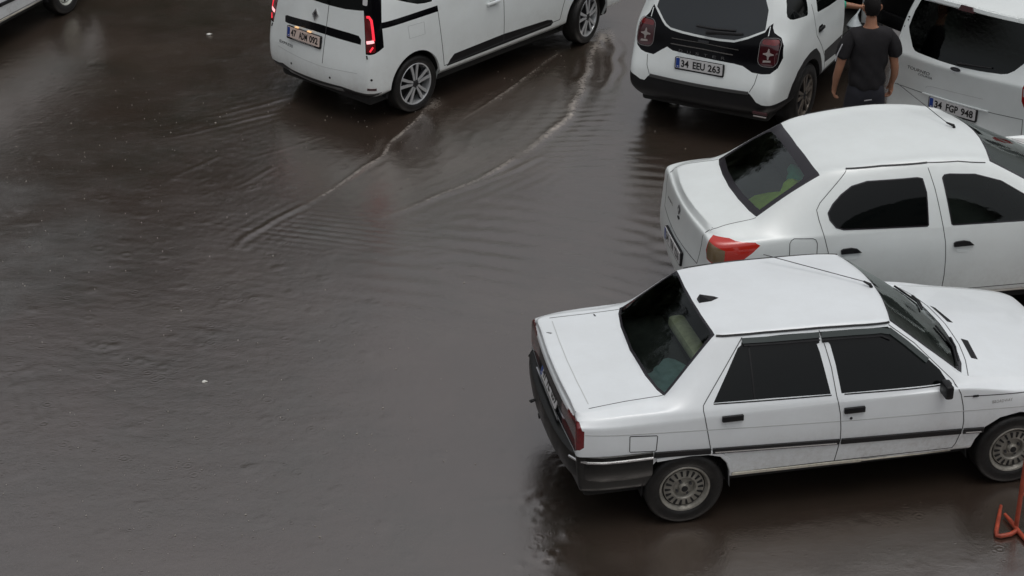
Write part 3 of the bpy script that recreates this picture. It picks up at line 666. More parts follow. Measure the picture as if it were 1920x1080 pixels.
    gl_o = [(-.125, -.645), (-.155, -.56), (-.188, -.36), (-.208, 0), (-.188, .36), (-.155, .56), (-.125, .645), (.08, .565), (.268, .492), (.270, .44), (.252, .22), (.246, 0), (.252, -.22), (.270, -.44), (.268, -.492), (.08, -.565)]
    c.cut(gl_o, 'top', 'rear_window_seal', FRIT, root, xlim=(-.24, .33))
    cx, cy = .03, 0; gl_i = [((x - cx) * .93 + cx, y * .955) for x, y in gl_o]
    c.cut(gl_i, 'top', 'rear_window', CLR, root, xlim=(-.24, .33))
    ws = [(2.070, -.665), (2.12, -.55), (2.165, -.33), (2.18, 0), (2.165, .33), (2.12, .55), (2.070, .665), (1.80, .600), (1.550, .512), (1.575, .40), (1.605, .2), (1.612, 0), (1.605, -.2), (1.575, -.40), (1.550, -.512), (1.80, -.600)]
    c.cut(ws, 'top', 'windscreen_seal', FRIT, root, xlim=(1.4, 2.25))
    wi = [((x - 1.86) * .95 + 1.86, y * .955) for x, y in ws]
    c.cut(wi, 'top', 'windscreen', CLR, root, xlim=(1.4, 2.25))
    hood = [(2.115, -.68), (2.17, -.5), (2.205, -.3), (2.222, 0), (2.205, .3), (2.17, .5), (2.115, .68), (2.6, .70), (3.07, .66), (3.10, 0), (3.07, -.66), (2.6, -.70)]
    c.cut(hood, 'top', 'hood', WH, root, xlim=(2.0, 3.3))
    # rear lamps, panel between, side piece
    c.cut([(-.40, .665), (.40, .665), (.40, .865), (-.40, .865)], 'rear', 'rear_panel', GLB, root)
    for sg in (-1, 1):
        P3 = [(sg * .385, .665), (sg * .385, .865), (sg * .60, .868), (sg * .66, .905), (sg * .775, .875), (sg * .79, .70), (sg * .74, .665)]
        l = c.cut(P3, 'rear', 'taillight', DRED, root)
        c.cut([(sg * .40, .69), (sg * .40, .76), (sg * .775, .76), (sg * .775, .69)], 'rear', 'lamp_lens', DRED2, l)
        c.cut([(-.79, .70), (-.79, .91), (-.752, .90), (-.742, .855), (-.727, .85), (-.730, .722), (-.76, .700)], 'right' if sg < 0 else 'left', 'lamp_side', DRED2, l)
    c.cut([(-.9, .645), (.9, .645), (.9, .2), (-.9, .2)], 'rear', 'rear_valance', BLKW, root)
    for ax in ('right', 'left'): c.cut([(-.80, .62), (-.245, .60), (-.245, .2), (-.80, .2)], ax, 'side_valance', BLKW, root)
    # front: grille and headlights
    c.cut([(-.42, .54), (.42, .54), (.42, .66), (-.42, .66)], 'front', 'grille', BLK, root)
    for sg in (-1, 1): c.cut([(sg * .44, .54), (sg * .72, .54), (sg * .72, .655), (sg * .44, .66)], 'front', 'headlight', LWH, root)
    ob = c.finish()
    # gaps, grooves, trims
    L = []
    for ax in ('right', 'left'):
        L += [(ax, [(.452, 1.312), (.149, .980), (.118, .945), (.115, .914), (.130, .83), (.17, .618), (.172, .60)]), (ax, [(1.010, 1.312), (1.038, 1.22), (1.065, 1.089), (1.082, .915), (1.110, .780), (1.122, .66), (1.127, .566), (1.105, .369)]),
              (ax, [(1.53, 1.292), (1.708, 1.160), (1.880, .990), (1.967, .905), (2.006, .83), (2.031, .731), (2.051, .60), (2.051, .534), (2.02, .40), (2.0, .36)]), (ax, [(2.0, .36), (1.10, .369), (.36, .372)]),
              (ax, [(2.03, .805), (2.5, .775), (2.95, .715)])]
        fr_ = [(-.407, .790), (-.221, .772), (-.215, .765), (-.222, .655), (-.23, .648), (-.408, .663), (-.413, .672), (-.412, .785)]
        L.append((ax, fr_ + [fr_[0]])) if ax == 'right' else None
    L += [('top', [(-.665, -.655), (-.40, -.636), (-.13, -.632)]), ('top', [(-.665, .655), (-.40, .636), (-.13, .632)]), ('top', [(2.112, -.69), (2.17, -.5), (2.207, -.3), (2.224, 0), (2.207, .3), (2.17, .5), (2.112, .69)]),
          ('rear', [(-.655, .93), (-.66, .90), (-.655, .872)]), ('rear', [(.655, .93), (.66, .90), (.655, .872)])]
    c.seams(L)
    c.seams([(ax, [(-.725, .822), (.351, .759), (1.212, .714), (2.0, .688), (2.75, .655)]) for ax in ('right', 'left')] + [('top', [(-.655, -.60), (-.668, -.3), (-.674, 0), (-.668, .3), (-.655, .60)])], 'body_groove', .008, SEAML)
    for ax in ('right', 'left'):
        c.stripe([(.275 if ax == 'right' else .33, 1.324), (.616, 1.330), (1.012, 1.325), (1.266, 1.317), (1.535, 1.303)], ax, .016, .010, BLK, 'drip_rail')
        for a, b, ch in (((-.237, .618), (.172, .596), 0), ((.186, .594), (1.118, .548), 1), ((1.134, .547), (2.043, .512), 0), ((2.060, .510), (2.215, .503), 1)):
            o = c.stripe([a, b], ax, .046, .013, BLK, 'side_moulding')
            if ch: c.stripe([(a[0] + .015, a[1] - .006), (b[0] - .02, b[1] - .006)], ax, .011, .017, CHR, 'moulding_insert', o)
        d = {'right': 0, 'left': 1}[ax]
        for (u, w, i, y_) in ((.321, .846, rd, 0), (1.212, .803, fd, 1)):
            M = c.at(u, w, ax); b = MB(); b.box((0, 0, .010), (.153, .044, .026), BLK, M, .006); b.build('door_handle', ob[i[d]], True)
            b = MB(); b.prism(rrect(.10, .05, .02), -.01, .0015, WH, M @ Matrix.Translation((0, -.045, 0))); b.build('handle_recess', ob[i[d]])
        M = c.at(1.192, .735, ax); b = MB(); b.prism([(.011 * cos(k * pi / 5), .011 * sin(k * pi / 5)) for k in range(10)], -.003, .004, GUN, M); b.build('door_lock', ob[fd[d]])
        # wind deflectors over both windows
        for pts, i in (([(.448, 1.292), (1.004, 1.286)], rd), ([(1.018, 1.284), (1.26, 1.278), (1.46, 1.268), (1.52, 1.252)], fd)):
            c.stripe(pts, ax, .046, .018, DGL2, 'wind_deflector', ob[i[d]])
        c.stripe([(1.52, 1.262), (1.64, 1.168), (1.78, 1.048)], ax, .050, .016, DGL2, 'wind_deflector', ob[fd[d]])
        if ax == 'right':
            for e in ([(.455, 1.266), (1.003, 1.256)], ): c.stripe(e, ax, .012, .019, BLK, 'window_trim', ob[rd[0]])
            c.stripe([(1.018, 1.254), (1.258, 1.248), (1.454, 1.238), (1.52, 1.208)], ax, .012, .019, BLK, 'window_trim', ob[fd[0]])
            c.stripe([(.49, 1.27), (.487, .955)], ax, .014, .003, BLK, 'window_divider', ob[rd[0]])
        for pts, i in (([(.192, .948), (.62, .935), (1.045, .922)], rd), ([(1.140, .918), (1.60, .901), (1.93, .893)], fd)): c.stripe(pts, ax, .010, .002, WELL, 'window_trim', ob[i[d]])
        sg = -1 if ax == 'right' else 1
        b = MB(); b.box((1.875, sg * .865, .905), (.06, .13, .105), BLK, None, .018); b.box((1.905, sg * .80, .905), (.05, .06, .05), BLK, None, .01); b.build('wing_mirror', ob[fd[d]], True)
    for P_ in (arR, arF): well(c, P_, WH, root)
    # wheel-arch flare behind the moulding, sill lip
    for ax in ('right', 'left'):
        c.stripe([(-.215, .572), (.03, .590), (.16, .582), (.255, .552), (.31, .49), (.343, .385)], ax, .030, .010, WH, 'arch_flare')
        c.stripe([(.345, .362), (1.1, .352), (2.0, .322)], ax, .026, .008, paint('sill_paint', (.62, .60, .50), .8), 'sill')
    # bumpers: shelf profile swept round the corner
    def bumper(name, path, sec, m, ins=True):
        V = []; F = []; n = len(path); K = len(sec)
        for i, (x, y) in enumerate(path):
            a = Vector(path[max(i - 1, 0)]); b_ = Vector(path[min(i + 1, n - 1)]); t = (b_ - a).normalized(); nr = Vector((t.y, -t.x))
            V += [(x + nr.x * d, y + nr.y * d, z) for d, z in sec]
        for i in range(n - 1): F += [(i * K + k, i * K + k + 1, (i + 1) * K + k + 1, (i + 1) * K + k) for k in range(K - 1)]
        o = mesh_obj(name, V, F, m, root, True); o.data.set_sharp_from_angle(angle=R_(40))
        bm_ = bmesh.new(); bm_.from_mesh(o.data); bmesh.ops.recalc_face_normals(bm_, faces=bm_.faces[:]); bm_.to_mesh(o.data); bm_.free()
        return o
    half = [(-.245, -.834), (-.45, -.836), (-.60, -.830), (-.70, -.805), (-.755, -.765), (-.800, -.69), (-.828, -.57), (-.850, -.38), (-.860, -.2), (-.863, 0)]
    path = half + [(x, -y) for x, y in half[:-1][::-1]]
    path = path[::-1]
    o = bumper('bumper', path, [(-.07, .648), (-.012, .650), (.006, .640), (.012, .615), (.010, .53), (.0, .46), (-.025, .42), (-.12, .40)], BLKW)
    sec = [(.012, .612), (.022, .609), (.022, .598), (.012, .594)]
    for hp in (half[:6][::-1], [(x, -y) for x, y in half[:6]]): o2 = bumper('bumper_trim', hp, sec, CHR); o2.parent = o
    fh = [(2.83, -.79), (2.98, -.79), (3.10, -.74), (3.18, -.60), (3.22, -.3), (3.225, 0)]
    bumper('bumper', fh + [(x, -y) for x, y in fh[:-1][::-1]], [(-.06, .50), (.0, .50), (.014, .47), (.012, .36), (-.02, .25), (-.10, .22)], BLKW)
    b = MB(); b.tube([(-.80, .22, .50), (-.87, .22, .505), (-.895, .22, .495), (-.895, .255, .48), (-.87, .265, .48), (-.80, .265, .48)], .009, BLK); b.build('tow_loop', o, True)
    if main:
        plate(root, (-.795, 0, .765), (0, -1, 0), (.28, 0, 1), '41 FL 059')
        b = MB(); b.prism([(-.37, -.012), (.37, -.012), (.37, .0), (-.37, .0)], 0, .012, CHR, frame((-.815, 0, .700), (0, -1, 0), (0, 0, 1))); b.build('rear_trim', root)
        b = MB(); M = c.at(.35, -.03, 'top'); # shark-fin antenna
        V = [(.0, -.085, 0), (.032, -.02, 0), (.032, .07, 0), (-.032, .07, 0), (-.032, -.02, 0), (0, -.05, .018), (.006, .055, .05), (-.006, .055, .05)]
        V = [(x, -y, z) for x, y, z in V]
        b.add(V, [(0, 1, 5), (1, 2, 6, 5), (2, 3, 7, 6), (3, 4, 7), (4, 0, 5), (4, 5, 7), (5, 6, 7), (0, 4, 3, 2, 1)], BLK, M @ Matrix.Rotation(0, 4, 'Z')); b.build('roof_fin', root)
        p0, _ = c.hit(1.575, -.078, 'top'); p1, _ = c.hit(.93, .47, 'top')
        b = MB(); b.tube([p0 + Vector((0, 0, .0)), p0 + Vector((-.01, .005, .022)), p0 + Vector((-.05, .035, .038))], [.014, .012, .007], BLK); b.tube([p0 + Vector((-.04, .03, .035)), p1 + Vector((0, 0, .06))], .0035, GUN, 6); b.build('roof_antenna', root, True)
        for pts in ([(2.231, .30), (2.256, .263), (2.296, .024), (2.258, .034)], [(2.255, -.22), (2.300, -.245), (2.270, -.492), (2.226, -.475)]):
            q = [c.hit(x, y, 'top', .003)[0] for x, y in pts]; b = MB(); b.add(q + [p - Vector((0, 0, .01)) for p in q], [(0, 1, 2, 3), (0, 4, 5, 1), (1, 5, 6, 2), (2, 6, 7, 3), (3, 7, 4, 0)], BLK); b.build('hood_vent', ob[0])
        # wipers on the windscreen foot
        for s0 in (.42, -.26):
            q = [c.hit(x, y, 'top', .018)[0] for x, y in ((2.165 - abs(s0) * .10, s0), (2.13, s0 - .12), (2.075, s0 - .30))]
            b = MB(); b.tube(q, [.012, .009, .006], BLK, 6)
            q2 = [c.hit(x, y, 'top', .012)[0] for x, y in ((2.125 - .25 * abs(s0 + .02), s0 + .10), (2.115, s0 - .12), (2.045, s0 - .36))]
            b.tube(q2, .008, BLK, 6); b.build('wiper', root, True)
        M = c.at(2.33, .735, 'right'); text_obj('fender_lettering', 'BROADWAY', .155, .024, M, GRYT, root, 1.1, .0015)
        M = c.at(2.12, .80, 'right'); b = MB(); b.prism(rrect(.045, .014, .005), 0, .006, BLK, M); b.build('side_indicator', root)
        for x, y, a in ((-.715, .43, .9), (-.33, .60, .1), ):
            M = c.at(x, y, 'top'); b = MB(); b.prism([(-.022, -.004), (.018, -.007), (.024, .006), (-.01, .004)], 0, .002, BADGE, M @ Matrix.Rotation(a, 4, 'Z')); b.build('lid_chip', ob[tr])
        # inside: seat backs, shelf, the cloth and bolster seen through the rear glass
        b = MB(); b.box((.98, 0, .60), (1.9, 1.44, .02), INT); b.box((.02, 0, .86), (.38, 1.30, .02), INT); b.box((.30, 0, .72), (.12, 1.30, .50), INT, None, .04); b.box((.55, 0, .50), (.50, 1.30, .16), INT, None, .04)
        for sy in (.36, -.36): b.box((1.18, sy, .72), (.13, .50, .60), INT, None, .05); b.box((1.17, sy, 1.10), (.09, .24, .16), INT, None, .04)
        b.box((2.0, 0, .78), (.30, 1.36, .20), INT, None, .04); b.build('interior', root, True)
        Mb = Matrix.Translation((.26, -.12, .985)) @ Matrix.Rotation(R_(3), 4, 'Z'); b = MB(); b.box((0, 0, 0), (.13, .98, .10), BEI, Mb, .035); b.build('seat_bolster', root, True)
        blob('folded_cloth', (.03, -.36, .91), (.17, .24, .045), CLO, root, .5, 3, 4)
    underbody(root, -.70, 3.0, .66, .20, .40)
    b = MB(); b.tube([(-.62, .42, .24), (-.80, .42, .235)], .022, GUN); b.build('exhaust_pipe', root, True)
    for x in (0, 2.477):
        for y in (-.808, .808): wheel(root, x, y, .288, wheel_kind)
    return root, c, ob
FAST_ONE = None
old_saloon((1.0535, 11.3475, 0), .18572, 'white boxy old saloon with black bumpers and a roof fin, nearest to the viewer', 'white cars standing in the flooded yard', 'old')
def glass_inside(root, x0, x1, zf, rows):
    b = MB(); b.box(((x0 + x1) / 2, 0, zf), (x1 - x0, 1.50, .02), INT)
    for x, z in rows:
        for sy in (.38, -.38): b.box((x, sy, z), (.13, .52, .62), INT, None, .05); b.box((x - .01, sy, z + .40), (.09, .25, .17), INT, None, .04)
    return b.build('interior', root, True)
# ------------------------------------------------------------ rounded saloon in the middle
def round_saloon(loc, yaw):
    root = empty('saloon_car', loc, yaw, label='white rounded saloon with a hi-vis vest behind its rear glass, beside the old boxy one', cat='car', group='white cars standing in the flooded yard')
    P = [(.842, .975), (.862, .80), (.856, .56), (.835, .36), (.72, .27)]
    cols = [col((-.695, .565, 1.050), (-.725, .665, 1.00), P, [-.745, -.755, -.775, -.760, -.70], .925, .012),
            col((-.60, .610, 1.062), (-.60, .755, 1.005), P, ys=.985, bul=.014),
            col((-.46, .620, 1.075), (-.47, .785, 1.010), P, bul=.014),
            col((-.325, .605, 1.095), (-.33, .80, 1.015), P, bul=.014),
            col((-.06, .575, 1.265), (-.06, .815, 1.02), P, bul=.02),
            col((.205, .560, 1.405), (.17, .825, 1.025), P, bul=.03),
            col((.43, .600, 1.450), (.42, .830, 1.025), P, bul=.03),
            col((.80, .622, 1.478), (.80, .833, 1.02), P, bul=.03),
            col((1.10, .628, 1.484), (1.10, .833, 1.015), P, bul=.03),
            col((1.40, .612, 1.462), (1.45, .833, 1.005), P, bul=.03),
            col((1.63, .590, 1.415), (1.80, .832, .995), P, bul=.026),
            col((2.00, .650, 1.225), (2.08, .825, .985), P, bul=.02),
            col((2.36, .700, 1.040), (2.38, .800, .965), P, bul=.01),
            col((2.85, .700, .965), (2.85, .785, .92), P, bul=.008),
            col((3.22, .640, .865), (3.24, .73, .82), [(.80, .78), (.82, .66), (.82, .50), (.80, .34), (.70, .27)], bul=.008),
            col((3.36, .56, .78), (3.38, .64, .74), [(.70, .70), (.72, .60), (.73, .48), (.72, .34), (.62, .27)], xl=[3.40, 3.42, 3.44, 3.42, 3.36], bul=.006)]
    bx = [-.07, -.07, -.07, -.07, -.05, -.035, -.02, 0, .03, .06, .10, .12, .14, .10, .08, .08]
    cz = [.012, .012, .012, .012, .03, .035, .035, .035, .036, .038, .04, .04, .045, .04, .03, .02]
    cr = [('T', 0, .6), ('S', 0, 0, 3, .35), ('T', 3, .6), ('T', 5, .35), ('S', 0, 3, 6, .25), ('S', 0, 6, 10, .2), ('T', 10, .5), ('T', 12, .5), ('S', 0, 10, 13, .3), ('S', 2, 1, 12, .15), ('S', 6, 0, 15, .7), ('R', 5, .25)]
    bm = build_skin(cols, bx, cz, [0, -.07, -.07, -.07, -.07, -.085, -.085, -.04], [0, .07, .07, .07, .07, .07, .07, .05], cr)
    c = Car(root, bm, WH2)
    wr = [(.222, 1.165), (.266, 1.226), (.34, 1.292), (.434, 1.350), (.561, 1.380), (.981, 1.388), (1.022, 1.378), (1.049, 1.275), (1.060, 1.020), (1.05, 1.012), (.34, 1.038), (.281, 1.057), (.233, 1.114)]
    wf = [(1.196, 1.372), (1.215, 1.390), (1.26, 1.392), (1.483, 1.366), (1.717, 1.290), (1.903, 1.180), (2.04, 1.075), (2.10, 1.01), (2.09, .985), (1.888, .988), (1.276, 1.004), (1.263, 1.012)]
    dr = [(.409, 1.452), (.167, 1.236), (.133, 1.187), (.142, 1.121), (.19, .946), (.235, .78), (.32, .62), (.395, .46), (.42, .40), (1.23, .40), (1.234, .55), (1.227, .714), (1.212, .86), (1.167, 1.081), (1.12, 1.30), (1.077, 1.452)]
    df = [(1.083, 1.452), (1.35, 1.440), (1.626, 1.395), (1.86, 1.27), (2.10, 1.10), (2.20, 1.0), (2.22, .85), (2.20, .60), (2.12, .40), (1.236, .40), (1.24, .55), (1.233, .714), (1.218, .86), (1.173, 1.081), (1.126, 1.30)]
    rd = c.both(dr, 'door', WH2, root); fd = c.both(df, 'door', WH2, root)
    for i, ax in enumerate(('right', 'left')): c.cut(wr, ax, 'window', DGL, rd[i]); c.cut(wf, ax, 'window', glass('front_door_glass', (.30, .36, .34)), fd[i])
    arR, arF = arch_poly(0, .33, .365), arch_poly(2.634, .33, .365)
    c.both(arR, delete=True); c.both(arF, delete=True)
    go = [(-.325, -.585), (-.355, -.47), (-.385, -.25), (-.398, 0), (-.385, .25), (-.355, .47), (-.325, .585), (-.06, .565), (.200, .55), (.188, .35), (.175, 0), (.188, -.35), (.200, -.55), (-.06, -.565)]
    tl = c.cut([(-.90, -.628), (-.66, -.622), (-.33, -.592), (-.36, -.47), (-.39, -.25), (-.403, 0), (-.39, .25), (-.36, .47), (-.33, .592), (-.66, .622), (-.90, .628)], 'top', 'trunk_lid', WH2, root, xlim=(-1, -.2), minn=.3)
    c.cut([(-.60, 1.06), (.60, 1.06), (.60, .90), (.56, .70), (-.56, .70), (-.60, .90)], 'rear', 'trunk_panel', WH2, tl, minn=.2)
    c.cut(go, 'top', 'rear_window_border', FRIT, root, xlim=(-.45, .3))
    gi = [(-.300, -.47), (-.285, -.53), (-.05, -.515), (.07, -.495), (.10, -.46), (.095, -.2), (.09, 0), (.095, .2), (.10, .46), (.07, .495), (-.05, .515), (-.285, .53), (-.300, .47), (-.335, .25), (-.348, 0), (-.335, -.25)]
    c.cut(gi, 'top', 'rear_window', CLG, root, xlim=(-.45, .3))
    ws = [(2.36, -.68), (2.44, -.45), (2.485, -.2), (2.495, 0), (2.485, .2), (2.44, .45), (2.36, .68), (2.0, .635), (1.648, .565), (1.69, .38), (1.722, .15), (1.728, 0), (1.722, -.15), (1.69, -.38), (1.648, -.565), (2.0, -.635)]
    c.cut(ws, 'top', 'windscreen_border', FRIT, root, xlim=(1.5, 2.6)); c.cut([((x - 2.05) * .93 + 2.05, y * .955) for x, y in ws], 'top', 'windscreen', CLR, root, xlim=(1.5, 2.6))
    hood = [(2.42, -.68), (2.50, -.45), (2.54, 0), (2.50, .45), (2.42, .68), (2.9, .70), (3.30, .60), (3.42, 0), (3.30, -.60), (2.9, -.70)]
    c.cut(hood, 'top', 'hood', WH2, root, xlim=(2.3, 3.5), minn=.3)
    LP = [(-.139, 1.008), (.0, 1.010), (.065, 1.003), (.12, .998), (.205, .992), (.244, .966), (.20, .91), (.150, .862), (.04, .835), (-.066, .815), (-.145, .835), (-.165, .90)]
    for ax, sg in (('rr', 1), ('rl', -1)):
        l = c.cut([(u * sg, w - (.06 if sg < 0 and w > .98 and u < .1 else 0)) for u, w in LP], ax, 'taillight', REDB, root, minn=.03)
        c.cut([(u * sg, w) for u, w in [(-.155, .87), (-.142, .985), (-.09, .972), (-.04, .955), (.012, .935), (.012, .850), (-.066, .825), (-.138, .84)]], ax, 'lamp_lens', AMB, l, minn=.03)
    for sg in (-1, 1): c.cut([(sg * .40, .68), (sg * .68, .68), (sg * .66, .80), (sg * .45, .78)], 'front', 'headlight', LWH, root)
    c.cut([(-.36, .60), (.36, .60), (.36, .72), (-.36, .72)], 'front', 'grille', BLK, root)
    ob = c.finish(); L = []
    for ax in ('right', 'left'):
        L += [(ax, dr[:8]), (ax, [(1.080, 1.452), (1.123, 1.30), (1.170, 1.081), (1.215, .86), (1.230, .714), (1.237, .55), (1.233, .40)]), (ax, [(.42, .40), (1.23, .398), (2.12, .398), (2.20, .60), (2.22, .85), (2.20, 1.0)])]
    fr_ = [(-.114, .86), (-.113, .962), (-.10, .985), (-.075, .998), (.082, .987), (.105, .975), (.119, .944), (.118, .84), (.09, .82), (-.09, .83)]
    L.append(('right', fr_ + [fr_[0]]))
    L += [('top', [(-.72, s * .610), (-.66, s * .622), (-.33, s * .592)]) for s in (-1, 1)]
    L += [('rear', [(s * .60, 1.04), (s * .60, .90), (s * .56, .70), (0, .69)]) for s in (-1, 1)]
    L += [('top', [(2.42, -.68), (2.50, -.45), (2.54, 0), (2.50, .45), (2.42, .68)])]
    c.seams(L, w=.0065)
    for ax in ('right', 'left'):
        c.stripe([(.409, 1.460), (.7, 1.478), (1.08, 1.484)], ax, .016, .006, SEAM, 'drip_rail')
        c.stripe([(1.08, 1.484), (1.35, 1.468), (1.60, 1.425)], ax, .008, .004, SEAM, 'drip_rail')
        c.stripe([(wr + wr)[i] for i in range(len(wr) + 1)], ax, .012, .003, FRIT, 'window_seal', ob[rd[0 if ax == 'right' else 1]])
        c.stripe([(wf + wf)[i] for i in range(len(wf) + 1)], ax, .012, .003, FRIT, 'window_seal', ob[fd[0 if ax == 'right' else 1]])
        c.stripe([(1.22, .345), (2.25, .335)], ax, .05, .012, mat('sill_moulding', (.42, .40, .36), .5), 'sill_moulding') if ax == 'right' else None
        for u, w, i in ((.408, .857, rd), (1.375, .838, fd)):
            M = c.at(u, w, ax); b = MB(); k = 1 if ax == 'right' else -1
            q = [(-.085 * k, -.022), (-.088 * k, .010), (-.07 * k, .022), (.0, .026), (.05 * k, .014), (.088 * k, -.020)]
            b.prism(q if k > 0 else q[::-1], -.005, .018, BLK, M); b.build('door_handle', ob[i[0 if ax == 'right' else 1]])
            b = MB(); b.prism(rrect(.12, .06, .025), -.012, .001, WH2, M @ Matrix.Translation((.0, -.05, 0))); b.build('handle_recess', ob[i[0 if ax == 'right' else 1]])
        sg = -1 if ax == 'right' else 1
        b = MB(); b.box((2.06, sg * .95, 1.04), (.09, .19, .13), BLK, None, .03); b.box((2.08, sg * .86, 1.00), (.06, .08, .05), BLK, None, .01); b.build('wing_mirror', ob[fd[0 if ax == 'right' else 1]], True)
    p0, _ = c.hit(1.56, .01, 'top'); p1, _ = c.hit(1.05, .62, 'top')
    b = MB(); b.tube([p0, p0 + Vector((-.005, .005, .02)), p0 + Vector((-.055, .045, .035))], [.015, .013, .007], BLK); b.tube([p0 + Vector((-.05, .04, .033)), p0 + Vector((-.30, .60, .19))], .0032, GUN, 6); b.build('roof_antenna', root, True)
    for P_ in (arR, arF): well(c, P_, WH2, root)
    underbody(root, -.70, 3.25, .70, .19, .40)
    p, n = c.hit(-.0, .60, 'rear'); plate(root, p + Vector((-.010, 0, 0)), (0, -1, 0), (0, 0, 1), '34 TN 7216')
    p, n = c.hit(0, .90, 'rear'); M = frame(p + Vector((-.002, 0, .03)), (0, -1, 0), (0, 0, 1)); b = MB()
    for q0, q1 in (([(0, .045), (.034, 0), (0, -.045), (-.034, 0)], .004),): b.prism([(x, y) for x, y in q0], 0, .006, BADGE, M); b.prism([(x * .42, y * .42) for x, y in q0], .006, .007, WH2, M)
    b.build('rear_emblem', root); text_obj('rear_lettering', 'SYMBOL', .17, .022, M @ Matrix.Translation((-.30, -.06, 0)), BADGE, root)
    b = MB(); b.prism(rrect(.05, .02, .006), 0, .008, BLK, M @ Matrix.Translation((0, -.075, 0))); b.build('trunk_lock', root)
    glass_inside(root, -.20, 2.2, .52, [(1.15, .80)])
    b = MB(); b.box((-.06, 0, .99), (.46, 1.26, .02), INT); b.box((.24, 0, .80), (.12, 1.30, .56), INT, None, .05); b.box((2.25, 0, .92), (.34, 1.36, .16), INT, None, .04); b.build('parcel_shelf', root)
    # vest folded over the seat back: torso piece with two shoulder flaps
    prof = [(-.26, .16), (-.16, .19), (-.04, .185), (.06, .15), (.11, .25), (.17, .26), (.22, .13), (.25, .06)]
    def vest():
        bm_ = bmesh.new(); N = 14; rows = []
        for i, (t, w) in enumerate(prof):
            r = []
            for k in range(N + 1):
                s_ = -1 + 2 * k / N; wob = .012 * sin(7 * s_ + i * 1.7) + .010 * sin(13 * s_ + i)
                r.append(bm_.verts.new((-.05 + t * .95 + wob * .5, -.30 + s_ * w + .03 * sin(i * 1.3), 1.03 + .40 * max(0, t + .20) + .02 * cos(3 * s_) + wob)))
            rows.append(r)
        for a, b_ in zip(rows[:-1], rows[1:]):
            for k in range(N): bm_.faces.new((a[k], a[k + 1], b_[k + 1], b_[k]))
        bmesh.ops.solidify(bm_, geom=bm_.faces[:], thickness=.012)
        for f in bm_.faces: f.smooth = True
        me = bpy.data.meshes.new('safety_vest'); bm_.to_mesh(me); bm_.free(); me.materials.append(HIV); return link(bpy.data.objects.new('safety_vest', me), root)
    vest(); blob('green_cloth', (.20, -.05, 1.14), (.08, .24, .09), TEAL, root, .4, 9, 4)
    for x in (0, 2.634):
        for y in (-.825, .825): wheel(root, x, y, .305, 'cap')
    return c
